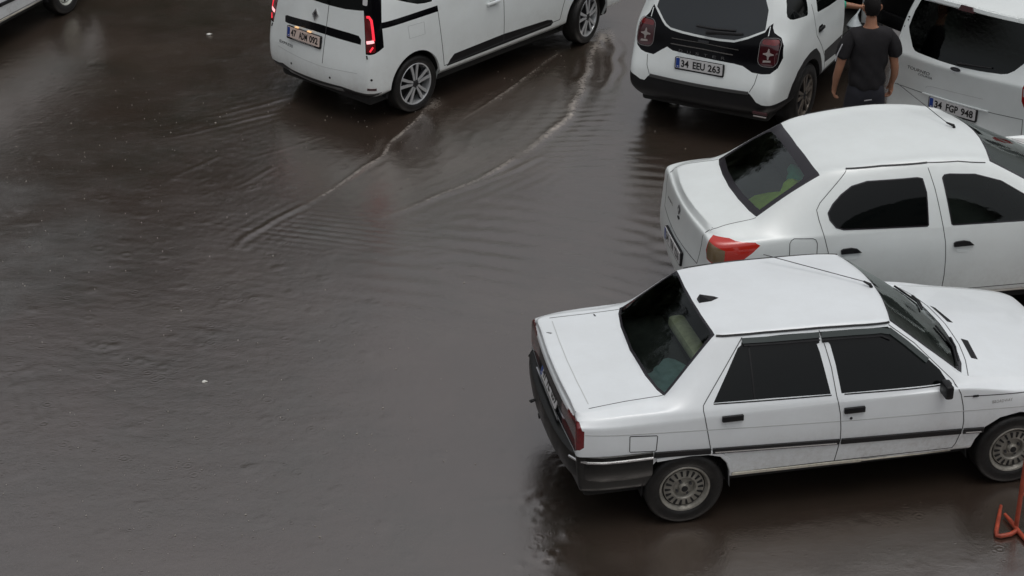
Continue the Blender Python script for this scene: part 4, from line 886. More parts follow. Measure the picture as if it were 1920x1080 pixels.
# ------------------------------------------------------------ van at the top, its lamps lit
def lit_van(loc, yaw):
    root = empty('delivery_van', loc, yaw, label='white passenger van with lit red tail lamps driving through the water', cat='van', group='white cars standing in the flooded yard')
    P = [(.872, 1.05), (.884, .85), (.882, .60), (.866, .37), (.74, .28)]
    cols = [col((-.47, .60, 1.73), (-.545, .765, 1.20), P, [-.57, -.605, -.66, -.665, -.58], .925, .025),
            col((-.38, .640, 1.745), (-.44, .835, 1.20), P, ys=.985, bul=.03),
            col((-.15, .655, 1.760), (-.20, .852, 1.20), P, bul=.035), col((.35, .665, 1.775), (.35, .858, 1.20), P, bul=.035),
            col((.90, .665, 1.780), (.90, .860, 1.20), P, bul=.035), col((1.35, .660, 1.775), (1.35, .860, 1.20), P, bul=.035),
            col((1.72, .640, 1.745), (1.90, .856, 1.19), P, bul=.03), col((2.20, .700, 1.45), (2.30, .850, 1.17), P, bul=.02),
            col((2.70, .750, 1.16), (2.74, .830, 1.09), P, bul=.01), col((3.10, .735, 1.06), (3.12, .81, 1.00), [(.86, .92), (.875, .78), (.875, .58), (.86, .36), (.74, .28)], bul=.01),
            col((3.38, .66, .94), (3.40, .74, .88), [(.82, .82), (.84, .70), (.85, .55), (.84, .36), (.72, .28)], bul=.01), col((3.47, .58, .86), (3.49, .64, .82), [(.72, .76), (.75, .66), (.77, .52), (.76, .36), (.66, .28)], xl=[3.50, 3.52, 3.54, 3.52, 3.45], bul=.005)]
    bx = [-.07, -.06, -.02, 0, .02, .04, .12, .16, .18, .12, .10, .08]; cz = [.03, .035, .045, .05, .05, .05, .05, .05, .05, .05, .03, .02]
    cr = [('T', 0, .4), ('T', 6, .5), ('T', 8, .5), ('S', 0, 0, 6, .3), ('S', 0, 6, 8, .3), ('S', 7 - 1, 0, 11, .6), ('S', 3, 0, 8, .15), ('R', 5, .35), ('C', 0, 1, 5, .25)]
    bm = build_skin(cols, bx, cz, [0, -.085, -.10, -.11, -.125, -.125, -.12, -.06], [0, .08, .08, .08, .08, .08, .08, .06], cr)
    c = Car(root, bm, WH2)
    ds = [(.29, 1.66), (.30, 1.10), (.318, .85), (.36, .50), (.372, .417), (1.312, .435), (1.312, .95), (1.312, 1.66)]
    dfr = [(1.318, 1.66), (1.70, 1.66), (2.05, 1.46), (2.38, 1.22), (2.42, 1.05), (2.40, .80), (2.31, .60), (2.26, .44), (1.318, .435)]
    dd = c.both(ds, 'sliding_door', WH2, root); fd = c.both(dfr, 'door', WH2, root)
    for i, ax in enumerate(('right', 'left')):
        c.cut([(.36, 1.60), (.36, 1.20), (.40, 1.185), (1.22, 1.185), (1.25, 1.21), (1.25, 1.60)], ax, 'window', DGL, dd[i])
        c.cut([(1.38, 1.60), (1.38, 1.19), (2.15, 1.17), (2.22, 1.20), (2.0, 1.40), (1.72, 1.60)], ax, 'window', DGL, fd[i])
        c.cut([(-.36, 1.60), (-.33, 1.40), (-.26, 1.32), (-.125, 1.262), (.018, 1.208), (.12, 1.190), (.229, 1.184), (.245, 1.60)], ax, 'side_window', DGL, root)
        c.cut([(-.53, 1.068), (.306, 1.055), (.300, 1.122), (-.53, 1.132)], ax, 'door_rail', GLB, root, xlim=(-.6, .4))
        c.cut([(.409, .398), (.46, .46), (.526, .512), (1.315, .524), (2.046, .491), (2.12, .47), (2.148, .435), (2.11, .403)], ax, 'side_cladding', BLK, root)
    arR, arF = arch_poly(-.055, .345, .362), arch_poly(2.745, .345, .372)
    c.both(arR, delete=True); c.both(arF, delete=True)
    gl = [(.68, 1.235), (.40, 1.225), (.10, 1.214), (-.20, 1.212), (-.42, 1.215), (-.60, 1.232), (-.735, 1.252), (-.74, 1.62), (-.60, 1.67), (.60, 1.67), (.72, 1.60)]
    c.cut(gl, 'rear', 'rear_window', DGL, root, minn=.15)
    c.cut([(.505, .875), (.515, .935), (.48, .950), (.35, .962), (.10, .985), (-.10, .992), (-.30, .990), (-.50, .985), (-.63, .975), (-.665, .94), (-.668, .888), (-.50, .895), (-.20, .905), (.0, .905), (.20, .895), (.45, .872)], 'rear', 'rear_handle_strip', GLB, root)
    c.cut([(-.86, .375), (-.62, .375), (-.45, .395), (.35, .385), (.52, .41), (.62, .385), (.86, .385), (.86, .2), (-.86, .2)], 'rear', 'bumper_skid', BLK, root, minn=.15)
    LP = [(-.044, .800), (.0, .803), (.05, .815), (.10, .838), (.150, .868), (.146, 1.0), (.140, 1.141), (.152, 1.371), (.165, 1.62), (-.02, 1.62), (-.035, 1.25)]
    c.bm.normal_update()
    for ax, sg in (('rr', 1), ('rl', -1)):
        pil = c.cut([(u * sg, w) for u, w in LP], ax, 'lamp_pillar', GLB, root, minn=.15)
        c.cut([(u * sg, w) for u, w in [(-.036, .82), (-.034, 1.19), (.02, 1.205), (.050, 1.165), (.058, .98), (.060, .835), (.03, .825)]], ax, 'taillight', DRED2, pil, minn=.15)
    for sg in (-1, 1): c.cut([(sg * .42, .78), (sg * .70, .76), (sg * .70, .90), (sg * .45, .88)], 'front', 'headlight', LWH, root)
    c.cut([(-.40, .60), (.40, .60), (.40, .84), (-.40, .84)], 'front', 'grille', BLK, root)
    ws = [(2.74, -.72), (2.86, -.4), (2.89, 0), (2.86, .4), (2.74, .72), (2.2, .68), (1.76, .61), (1.84, .3), (1.86, 0), (1.84, -.3), (1.76, -.61), (2.2, -.68)]
    c.cut(ws, 'top', 'windscreen', DGL, root, xlim=(1.6, 3)); ob = c.finish(); L = []
    for ax in ('right', 'left'): L += [(ax, [(.30, 1.055), (.318, .85), (.345, .62), (.372, .417), (1.315, .435), (1.315, .95), (1.315, 1.18)]), (ax, [(1.315, .435), (2.26, .437)]), (ax, [(2.42, 1.05), (2.40, .80), (2.31, .60), (2.26, .44)])]
    L += [('rear', [(-.19, 1.21), (-.19, .60)])]
    c.seams(L, w=.008); c.seams([('rear', [(.60, .585), (-.19, .565), (-.66, .585)])], 'bumper_groove', .006, SEAML)
    c.seams([('right', [(-.150, 1.010), (.086, .998), (.090, .862), (-.138, .872)]), ('right', [(-.138, .872), (-.150, 1.010)])], 'fuel_flap_gap', .005, SEAML)
    for ax, sg in (('rr', 1), ('rl', -1)):
        par = [o for o in ob.values() if o.name.startswith('taillight')][0 if sg > 0 else 1]
        c.stripe([(sg * -.010, 1.180), (sg * .012, 1.186), (sg * .034, 1.155), (sg * .042, 1.06), (sg * .046, .95)], ax, .028, .004, LIT, 'light_strip', par)
        c.stripe([(sg * -.026, .922), (sg * .048, .944)], ax, .034, .005, LITW, 'light_strip', par)
        c.stripe([(sg * .0, .835), (sg * .035, .885)], ax, .020, .004, LIT, 'light_strip', par)
        c.stripe([(sg * -.05, .430), (sg * .05, .418)], ax, .028, .003, DRED, 'reflector')
        c.stripe([(sg * -.035, .79), (sg * -.03, .755)], ax, .016, .006, BLK, 'bumper_gap')
    b = MB(); M = c.at(-.665, 1.33, 'rear'); b.prism(rrect(.06, .07, .015), .001, .003, PLW, M); b.build('window_sticker', root)
    for y in (.33, -.30, ): M = c.at(y, .465, 'rear'); b = MB(); b.prism([(.013 * cos(k * pi / 5), .013 * sin(k * pi / 5)) for k in range(10)], -.002, .003, BLK, M); b.build('parking_sensor', root)
    M = c.at(.0, .535, 'rr'); b = MB(); b.prism([(.013 * cos(k * pi / 5), .013 * sin(k * pi / 5)) for k in range(10)], -.002, .003, BLK, M); b.build('parking_sensor', root)
    M = c.at(-.012, 1.075, 'rear'); b = MB()
    for s_ in (-1, 1): b.prism([(0, .066), (s_ * .048, 0), (0, -.066), (0, -.040), (s_ * .026, 0), (0, .040)][::s_], .0, .012, CHR, M)
    b.prism([(0, .040), (-.026, 0), (0, -.040), (.026, 0)], .0, .003, GUN, M); b.build('rear_emblem', root)
    M = c.at(.44, .655, 'rear'); text_obj('rear_lettering', 'EXPRESS', .27, .028, M @ Matrix.Rotation(R_(2), 4, 'Z'), BADGE, root)
    c.stripe([(.42, .345), (.0, .325), (-.45, .345)], 'rear', .05, .004, mat('skid_silver', (.22, .22, .22), .35, .6), 'skid_plate', step=.05)
    p, n = c.hit(.117, .815, 'rear'); nn = n.normalized()
    plate(root, p + nn * .018, (0, -1, 0), (.14, 0, 1), '47 ADM 092', PLP, sub='MARDIN OTO')
    b = MB(); pm = frame(p + nn * .022, (0, -1, 0), (.14, 0, 1)); WL = mat('plate_lamp', (1, .7, .4), .4, emit=(1, .55, .22), es=.8)
    for x in (-.10, .10): b.box((x, .078, .01), (.05, .014, .02), WL, pm)
    b.build('plate_lamp', root)
    for ax in ('right', 'left'):
        M = c.at(1.14, .940, ax); b = MB(); b.box((0, 0, .022), (.21, .034, .026), WH2, M, .012); b.prism(rrect(.12, .07, .03), -.01, .001, SEAML, M @ Matrix.Translation((0, -.01, 0))); b.build('door_handle', ob[dd[0 if ax == 'right' else 1]], True)
    for P_ in (arR, arF): well(c, P_, WH2, root)
    underbody(root, -.60, 3.3, .72, .19, .42)
    for y in (-.835, .835): wheel(root, -.035, y, .318, 'alloy', w=.20)
    for y in (-.84, .84): wheel(root, 2.79, y, .318, 'alloy', R_(14), w=.20)
    return c
# ------------------------------------------------------------ SUV with the black tailgate band, front passenger door open
def suv(loc, yaw):
    root = empty('suv_car', loc, yaw, label='white SUV with a black band across its tailgate and its right front door open', cat='suv', group='white cars standing in the flooded yard')
    P = [(.872, 1.08), (.896, .90), (.902, .66), (.888, .45), (.78, .33)]
    cols = [col((-.40, .585, 1.575), (-.590, .665, 1.21), P, [-.635, -.675, -.765, -.785, -.70], .885, .02),
            col((-.33, .620, 1.590), (-.47, .790, 1.21), P, ys=.975, bul=.03),
            col((-.15, .640, 1.600), (-.25, .845, 1.20), P, bul=.03), col((.30, .655, 1.615), (.30, .858, 1.185), P, bul=.035),
            col((.90, .660, 1.620), (.90, .862, 1.165), P, bul=.035), col((1.35, .650, 1.605), (1.40, .862, 1.150), P, bul=.035),
            col((1.62, .630, 1.570), (1.80, .858, 1.14), P, bul=.03), col((2.0, .685, 1.34), (2.1, .852, 1.12), P, bul=.02),
            col((2.40, .73, 1.12), (2.42, .83, 1.06), P, bul=.01), col((2.85, .73, 1.05), (2.85, .82, .99), P, bul=.01),
            col((3.22, .68, .98), (3.24, .76, .92), [(.84, .84), (.86, .72), (.87, .60), (.86, .42), (.74, .33)], bul=.01), col((3.34, .60, .93), (3.36, .66, .89), [(.74, .82), (.78, .70), (.80, .58), (.79, .42), (.70, .33)], xl=[3.38, 3.42, 3.44, 3.43, 3.36], bul=.005)]
    bx = [-.06, -.06, -.03, 0, .02, .04, .10, .13, .15, .10, .08, .06]; cz = [.03, .035, .04, .045, .045, .045, .045, .045, .045, .04, .03, .02]
    cr = [('T', 0, .4), ('T', 6, .5), ('T', 8, .5), ('S', 0, 0, 8, .3), ('S', 6, 0, 11, .6), ('R', 4, .35), ('R', 5, .3), ('C', 0, 1, 6, .2)]
    bm = build_skin(cols, bx, cz, [0, -.06, -.065, -.075, -.09, -.075, -.07, -.05], [0, .08, .08, .08, .08, .08, .08, .06], cr)
    c = Car(root, bm, WH2)
    dr = [(.13, 1.55), (.13, 1.30), (.15, 1.15), (.19, .95), (.33, .80), (.47, .62), (.50, .45), (.93, .45), (.965, .60), (1.005, .80), (1.040, 1.0), (1.052, 1.15), (1.05, 1.55)]
    rd = c.both(dr, 'door', WH2, root)
    fo = [(1.056, 1.55), (1.058, 1.15), (1.046, 1.0), (1.011, .80), (.971, .60), (.94, .46), (2.05, .46), (2.15, .60), (2.18, .85), (2.16, 1.12), (1.95, 1.32), (1.66, 1.54)]
    c.cut(fo, 'right', delete=True); fl = c.cut(fo, 'left', 'door', WH2, root)
    c.cut([(1.10, 1.50), (1.11, 1.17), (2.0, 1.14), (2.08, 1.17), (1.88, 1.34), (1.62, 1.50)], 'left', 'window', DGL, fl)
    for i, ax in enumerate(('right', 'left')):
        c.cut([(-.28, 1.50), (-.327, 1.466), (-.395, 1.37), (-.410, 1.325), (-.385, 1.295), (-.345, 1.280), (-.03, 1.231), (.0, 1.240), (.03, 1.30), (.087, 1.50)], ax, 'side_window', DGL, root)
        c.cut([(.30, 1.51), (.268, 1.291), (.248, 1.200), (.262, 1.180), (.60, 1.148), (1.0, 1.130), (1.005, 1.51)], ax, 'window', DGL, rd[i])
        c.cut([(.437, .700), (.98, .706), (.935, .527), (.477, .555)], ax, 'door_cladding', GLB, rd[i])
    arc_o = [(-.53, .30), (-.515, .509), (-.45, .63), (-.35, .737), (-.18, .805), (-.007, .832), (.10, .830), (.181, .817), (.308, .715), (.38, .60), (.433, .488), (.45, .30)]
    for ax in ('right', 'left'): c.cut(arc_o, ax, 'arch_cladding', BLK, root); c.cut([(.45, .25), (.45, .47), (2.30, .47), (2.30, .25)], ax, 'sill_cladding', BLK, root)
    arR, arF = arch_poly(-.02, .345, .40), arch_poly(2.673, .345, .40)
    c.both(arR, delete=True); c.both(arF, delete=True)
    g0 = [(.560, 1.236), (.493, 1.170), (.445, 1.132), (.395, 1.108), (.25, 1.096), (.069, 1.090), (-.15, 1.086), (-.322, 1.094), (-.456, 1.143), (-.615, 1.220)]
    c.cut(g0 + [(-.600, 1.40), (-.52, 1.545), (.52, 1.545), (.585, 1.40), (.60, 1.27)], 'rear', 'rear_window', mat('grey_tinted_glass', (.022, .026, .029), .06, spec=.7), root, minn=.12)
    cap = [(.640, 1.285), (.655, 1.25), (.672, 1.20), (.725, 1.14), (.765, 1.06), (.775, .95), (.755, .87), (.70, .83), (.646, .815), (.545, .812), (.451, .880), (.400, .915), (.33, .890), (.037, .882), (-.355, .868), (-.45, .856), (-.555, .806), (-.655, .802), (-.74, .815), (-.80, .87), (-.825, .96), (-.81, 1.08), (-.775, 1.15), (-.705, 1.20), (-.680, 1.245), (-.675, 1.285), (-.640, 1.255), (-.615, 1.200), (-.456, 1.121), (-.322, 1.072), (-.15, 1.064), (.069, 1.068), (.25, 1.074), (.385, 1.086), (.46, 1.115), (.505, 1.152), (.575, 1.220)]
    cp = c.cut(cap, 'rear', 'tailgate_band', GLB, root, minn=.08)
    for cy, sg in ((.672, 1), (-.690, -1)):
        lp = [(cy + x, 1.015 + z) for x, z in rrect(.185, .262, .06)]
        l = c.cut(lp, 'rear', 'taillight', DRED, root, minn=.08)
        c.cut([(cy + x, 1.115 + z) for x, z in rrect(.160, .050, .024)], 'rear', 'lamp_top', DRED2, l, minn=.08)
    bb = [(.90, .62), (.80, .60), (.72, .570), (.66, .540), (.61, .538), (.575, .585), (.54, .612), (.50, .618), (-.50, .618), (-.54, .612), (-.575, .590), (-.605, .560), (-.64, .520), (-.70, .500), (-.80, .500), (-.90, .50), (-.90, .2), (.90, .2)]
    c.cut(bb, 'rear', 'bumper_cladding', BLK, root, minn=.10)
    for sg in (-1, 1): c.cut([(sg * .46, .82), (sg * .74, .80), (sg * .74, .92), (sg * .48, .92)], 'front', 'headlight', LWH, root)
    c.cut([(-.42, .74), (.42, .74), (.42, .90), (-.42, .90)], 'front', 'grille', BLK, root)
    c.cut([(2.42, -.70), (2.52, 0), (2.42, .70), (2.0, .66), (1.67, .60), (1.73, 0), (1.67, -.60), (2.0, -.66)], 'top', 'windscreen', DGL, root, xlim=(1.5, 2.7))
    ob = c.finish()
    L = [(ax, dr[1:8]) for ax in ('right', 'left')] + [('rear', [(s * .615, .80), (s * .60, .70), (s * .56, .615)]) for s in (-1, 1)] + [('left', [(1.05, 1.15), (1.04, 1.0), (1.0, .80), (.94, .46)])]
    c.seams(L, w=.007)
    for cy, sg in ((.672, 1), (-.690, -1)):
        par = [o for o in ob.values() if o.name.startswith('taillight')][0 if sg > 0 else 1]
        M = c.at(cy, 1.00, 'rear'); b = MB(); LX = mat('smoked_reflector', (.30, .27, .26), .3)
        for k in range(4):
            a = pi / 2 * k; b.prism([(x * cos(a) - y * sin(a), x * sin(a) + y * cos(a)) for x, y in [(.010, -.016), (.035, -.010), (.056, -.005), (.056, .005), (.035, .010), (.010, .016)]], .001, .004, LX, M)
        b.prism([(.026 * cos(t * pi / 5), .026 * sin(t * pi / 5)) for t in range(10)], .0045, .006, LX, M)
        b.prism([(-.05, -.088), (.035, -.078), (.03, -.060), (-.045, -.066)], .001, .004, LX, M); b.build('lamp_reflector', par)
        c.stripe([(cy + x, 1.015 + z) for x, z in rrect(.200, .278, .065)], 'rear', .007, .003, LWH if 0 else mat('lamp_rim', (.16, .15, .15), .3), 'lamp_rim', par, closed=True)
        c.stripe([(cy - sg * .035, 1.255), (cy - sg * .032, 1.17)], 'rear', .010, .003, WH2, 'tailgate_gap')
    c.stripe([(.55, .602), (-.55, .602)], 'rear', .035, .014, mat('satin_black', (.05, .05, .05), .3), 'bumper_step', step=.05)
    c.stripe([(.36, .955), (.0, .962), (-.33, .950)], 'rear', .010, .010, mat('satin_edge', (.09, .085, .08), .3), 'garnish_edge', step=.05)
    c.stripe([(.36, 1.01), (.0, 1.02), (-.38, 1.005)], 'rear', .006, .006, mat('satin_edge', (.09, .085, .08), .3), 'garnish_edge', step=.05)
    b = MB(); b.prism(rrect(.12, .02, .005), 0, .01, BADGE, c.at(.0, 1.035, 'rear')); b.build('tailgate_switch', root)
    for k, ch in enumerate('DUSTER'):
        M = c.at(.235 - k * .094, .905, 'rear'); text_obj('rear_lettering', ch, .040, .026, M @ Matrix.Translation((0, 0, .008)), GTX, root)
    q = [c.hit(y, z, 'rear', .02)[0] for y, z in ((-.02, 1.125), (-.12, 1.138), (-.33, 1.150), (-.40, 1.158))]
    q2 = [c.hit(y, z, 'rear', .015)[0] for y, z in ((.10, 1.170), (-.10, 1.168), (-.32, 1.180))]
    b = MB(); b.tube(q, [.024, .020, .016, .012], BLK, 8); b.tube(q2, .012, BLK, 6); b.build('rear_wiper', root, True)
    p, n = c.hit(0, .79, 'rear'); plate(root, p + Vector((-.016, 0, .008)), (0, -1, 0), (.05, 0, 1), '34 EEU 263')
    b = MB(); b.box((-.845, -.70, .42), (.012, .16, .030), DRED, None, .003); b.box((-.845, -.70, .385), (.012, .14, .012), LWH, None, .003); b.build('bumper_reflector', root)
    for i, ax in enumerate(('right', 'left')):
        M = c.at(.315, .99, ax); b = MB(); b.box((0, 0, .014), (.15, .036, .028), BLK, M, .012); b.prism(rrect(.13, .07, .03), -.012, .001, GLB, M); b.build('door_handle', ob[rd[i]], True)
    for P_ in (arR, arF): well(c, P_, BLK, root)
    underbody(root, -.65, 3.2, .72, .24, .46)
    b = MB(); b.box((1.55, -.80, .44), (1.15, .08, .06), BLK, None, .01); b.box((2.12, -.80, .80), (.10, .10, .70), WH2, None, .02); b.box((1.05, -.80, 1.0), (.05, .10, 1.1), BLK, None, .02); b.build('door_frame', root)
    glass_inside(root, -.40, 2.3, .50, [(.35, .82), (1.25, .82)])
    # the open door: outer skin, dark inner trim, window in its frame; hinged at x 2.16
    Md = Matrix.Translation((2.16, -.90, 0)) @ Matrix.Rotation(R_(62), 4, 'Z'); o = (-1.08, 0)
    b = MB(); b.box((-.54, -.03, .80), (1.06, .05, .68), WH2, Md, .02); door = b.build('door', root, True); door['label'] = 'front door swung wide open'
    b = MB(); b.box((-.54, .02, .80), (1.00, .05, .62), BLK, Md, .02); b.box((-.54, .06, .92), (.55, .05, .06), BLK, Md, .02); b.box((-.45, .06, .60), (.6, .05, .14), BLK, Md, .02); b.build('door_trim', door, True)
    b = MB(); b.tube([Md @ Vector(p) for p in ((-1.05, 0, 1.12), (-1.02, .10, 1.52), (-.50, .12, 1.54), (-.05, .02, 1.16))], .022, BLK, 8); b.build('window_frame', door, True)
    b = MB(); b.add([(-1.04, 0, 1.13), (-1.01, .10, 1.51), (-.51, .12, 1.53), (-.08, .02, 1.15), (-1.04, .006, 1.13), (-1.01, .106, 1.51), (-.51, .126, 1.53), (-.08, .026, 1.15)], [(0, 1, 2, 3), (7, 6, 5, 4), (0, 4, 5, 1), (2, 6, 7, 3)], DGL, Md); b.build('window', door)
    for x in (0, 2.673):
        for y in (-.865, .865): wheel(root, x, y, .345, 'muddy', w=.21)
    return c
# ------------------------------------------------------------ small van at the top right
def tail_van(loc, yaw):
    root = empty('family_van', loc, yaw, label='white family van seen from behind at the right, big dark rear window', cat='van', group='white cars standing in the flooded yard')
    P = [(.822, 1.08), (.846, .90), (.852, .62), (.838, .40), (.72, .29)]
    cols = [col((-.49, .60, 1.675), (-.610, .715, 1.22), P, [-.655, -.650, -.640, -.665, -.58], .915, .02),
            col((-.41, .635, 1.690), (-.50, .775, 1.22), P, ys=.975, bul=.03),
            col((-.20, .650, 1.705), (-.25, .805, 1.21), P, bul=.03), col((.35, .655, 1.715), (.35, .820, 1.19), P, bul=.03),
            col((.95, .655, 1.715), (.95, .825, 1.16), P, bul=.03), col((1.30, .645, 1.700), (1.35, .822, 1.13), P, bul=.03),
            col((1.55, .620, 1.655), (1.70, .818, 1.11), P, bul=.03), col((1.95, .67, 1.38), (2.05, .81, 1.08), P, bul=.02),
            col((2.40, .71, 1.10), (2.42, .79, 1.03), P, bul=.01), col((2.80, .70, 1.00), (2.80, .78, .94), P, bul=.01),
            col((3.12, .62, .88), (3.14, .70, .82), [(.77, .76), (.80, .66), (.81, .54), (.80, .38), (.70, .29)], bul=.01), col((3.20, .54, .80), (3.22, .60, .76), [(.66, .70), (.70, .62), (.73, .50), (.72, .38), (.64, .29)], xl=[3.25, 3.28, 3.30, 3.29, 3.22], bul=.005)]
    bx = [-.07, -.06, -.03, 0, .02, .04, .10, .13, .15, .10, .08, .06]; cz = [.02, .03, .035, .04, .04, .04, .045, .045, .045, .04, .03, .02]
    cr = [('T', 0, .75), ('T', 6, .5), ('T', 8, .5), ('S', 0, 0, 8, .3), ('S', 6, 0, 11, .6), ('R', 3, .65), ('R', 5, .3), ('C', 0, 1, 6, .2)]
    bm = build_skin(cols, bx, cz, [0, -.06, -.06, -.075, -.055, -.05, -.06, -.04], [0, .08, .08, .08, .08, .08, .08, .06], cr)
    c = Car(root, bm, WH2)
    go = [(.575, 1.625), (.62, 1.50), (.645, 1.345), (.62, 1.29), (.545, 1.175), (.505, 1.145), (.46, 1.138), (.2, 1.128), (-.032, 1.126), (-.25, 1.135), (-.46, 1.152), (-.52, 1.168), (-.575, 1.205), (-.675, 1.320), (-.65, 1.48), (-.60, 1.640), (-.3, 1.645), (0, 1.648), (.3, 1.638)]
    c.cut(go, 'rear', 'rear_window', glass('dark_clear_glass', (.14, .17, .15)), root, minn=.12)
    dl = [(-.02, 1.60), (-.02, .55), (.45, .50), (.95, .46), (.97, 1.60)]
    d = c.both([(.20, 1.60), (.22, 1.1), (.30, .80), (.42, .50), (1.0, .46), (1.02, 1.60)], 'door', WH2, root); d2 = c.both([(1.03, 1.60), (1.01, .46), (2.05, .46), (2.10, .9), (2.08, 1.12), (1.60, 1.58)], 'door', WH2, root)
    for i, ax in enumerate(('right', 'left')):
        c.cut([(-.38, 1.56), (-.36, 1.28), (.12, 1.25), (.14, 1.56)], ax, 'side_window', DGL, root)
        c.cut([(.26, 1.56), (.26, 1.24), (.96, 1.22), (.97, 1.56)], ax, 'window', DGL, d[i]); c.cut([(1.08, 1.56), (1.07, 1.20), (2.0, 1.13), (1.57, 1.54)], ax, 'window', DGL, d2[i])
    arR, arF = arch_poly(0, .34, .37), arch_poly(2.489, .34, .37)
    c.both(arR, delete=True); c.both(arF, delete=True)
    for sg in (-1, 1):
        q = [(sg * .740, .87), (sg * .705, .94), (sg * .700, 1.08), (sg * .735, 1.20), (sg * .775, 1.22), (sg * .80, 1.10), (sg * .81, .92), (sg * .775, .87)]
        l = c.cut(q, 'rear', 'taillight', RED, root, minn=.06); c.cut([(sg * .712, .99), (sg * .712, 1.07), (sg * .80, 1.07), (sg * .80, .99)], 'rear', 'lamp_lens', LWH, l, minn=.06)
        c.cut([(sg * .40, .68), (sg * .62, .70), (sg * .60, .82), (sg * .42, .78)], 'front', 'headlight', LWH, root)
    c.cut([(-.35, .58), (.35, .58), (.35, .70), (-.35, .70)], 'front', 'grille', BLK, root)
    c.cut([(2.44, -.68), (2.54, 0), (2.44, .68), (2.0, .64), (1.61, .58), (1.68, 0), (1.61, -.58), (2.0, -.64)], 'top', 'windscreen', CLR, root, xlim=(1.4, 2.7))
    ob = c.finish()
    L = [('rear', [(.70, .745), (.45, .742), (.0, .735), (-.45, .742), (-.74, .755)]), ('rear', [(-.735, .755), (-.742, .60), (-.74, .35)]), ('rear', [(.70, .96), (.715, .76)])] + [(ax, [(.20, 1.60), (.22, 1.1), (.30, .80), (.42, .50), (1.0, .46), (1.02, 1.2)]) for ax in ('right', 'left')]
    c.seams(L, w=.006)
    c.seams([('rear', [(.33, .80), (.315, .826), (.26, .838), (.0, .850), (-.31, .862)])], 'tailgate_groove', .005, SEAML)
    c.stripe([(.36, .742), (-.38, .745)], 'rear', .016, .012, WH2, 'plate_overhang')
    c.stripe([(.50, 1.660), (.0, 1.680), (-.50, 1.660)], 'rear', .04, .04, WH2, 'roof_spoiler', step=.05)
    M = c.at(.02, 1.668, 'rear'); b = MB(); b.prism([(-.085, -.025), (.085, -.025), (.06, .030), (-.06, .030)], -.01, .055, DRED, M); b.build('brake_light', root)
    p, n = c.hit(0, .672, 'rear'); plate(root, p + Vector((-.012, 0, .006)), (0, -1, 0), (0, 0, 1), '34 FGP 948')
    M = c.at(.0, 1.095, 'rear'); b = MB(); el = lambda a, b_: [(a * cos(t * pi / 10), b_ * sin(t * pi / 10)) for t in range(20)]
    b.prism(el(.062, .026), 0, .006, CHR, M); b.prism(el(.056, .021), .006, .008, INK, M); b.prism(el(.024, .009), .008, .009, GUN, M); b.build('rear_emblem', root)
    M = c.at(.425, .965, 'rear'); text_obj('rear_lettering', 'TOURNEO', .27, .034, M @ Matrix.Rotation(R_(-1), 4, 'Z'), BADGE, root, shear=.15)
    M = c.at(.345, .925, 'rear'); text_obj('rear_lettering', 'COURIER', .17, .022, M @ Matrix.Rotation(R_(-1), 4, 'Z'), BADGE, root, shear=.15)
    q = [c.hit(y, z, 'rear', .018)[0] for y, z in ((.0, 1.150), (-.15, 1.165), (-.36, 1.185))]; b = MB(); b.tube(q, [.014, .010, .008], BLK, 6); b.build('rear_wiper', root, True)
    for z, w in ((1.43, .030), (1.40, .016), (1.33, .012)): # specks on the pillar
        M = c.at(.672 if z > 1.38 else .70, z, 'rear'); b = MB(); b.prism([(-w / 2, -.006), (w / 2, -.008), (w / 2.2, .010), (-w / 3, .006)], 0, .002, INK, M); b.build('pillar_mark', root)
    for P_ in (arR, arF): well(c, P_, WH2, root)
    underbody(root, -.55, 3.0, .70, .20, .42); glass_inside(root, -.40, 2.2, .55, [(.45, .90), (1.30, .90)])
    blob('green_bag', (-.18, .38, 1.30), (.10, .12, .20), mat('pale_green_cloth', (.20, .34, .24), .8), root, .3, 4, 3)
    for x in (0, 2.489):
        for y in (-.81, .81): wheel(root, x, y, .31, 'cap')
    return c
round_saloon((2.2306, 13.8769, 0), .158375)
lit_van((-1.6014, 18.7938, 0), .81302)
suv((2.3419, 18.1030, 0), 1.0635)
tail_van((4.8463, 16.9884, 0), .80240)
old_saloon((-7.1467, 19.4641, 0), R_(68.65), 'white old saloon at the top left corner, only its sill and one wheel in view', 'white cars standing in the flooded yard', 'holes', False)

# ------------------------------------------------------------ people
def skinned(name, pts, edges, m, parent=None, sub=2, root_i=0):
    """pts: (x,y,z,rx,ry); grows one continuous surface over the skeleton"""
    me = bpy.data.meshes.new(name); me.from_pydata([p[:3] for p in pts], edges, []); o = bpy.data.objects.new(name, me); C.objects.link(o)
    o.modifiers.new('skin', 'SKIN').use_smooth_shade = True; lay = me.skin_vertices[0].data
    for i, p in enumerate(pts): lay[i].radius = (p[3], p[4] if len(p) > 4 else p[3]); lay[i].use_root = (i == root_i)
    md = o.modifiers.new('sub', 'SUBSURF'); md.levels = sub; md.render_levels = sub
    bpy.context.view_layer.update(); nm = bpy.data.meshes.new_from_object(o.evaluated_get(bpy.context.evaluated_depsgraph_get())); bpy.data.objects.remove(o)
    nm.materials.clear(); nm.materials.append(m); nm.name = name; nm.polygons.foreach_set('use_smooth', [True] * len(nm.polygons)); return link(bpy.data.objects.new(name, nm), parent)
SKIN = mat('skin', (.36, .175, .105), .5, noise=.12, nscale=14); SKIN.node_tree.nodes['Principled BSDF'].inputs['Subsurface Weight'].default_value = .08
HAIR = mat('black_hair', (.006, .005, .005), .75, spec=.2, bump=.8, bscale=120); TEE = mat('charcoal_tshirt', (.021, .020, .022), .9, spec=.2, noise=.3, nscale=6, bump=.8, bscale=7); SHO = mat('dark_shorts', (.014, .015, .022), .85, bump=.2, bscale=12)
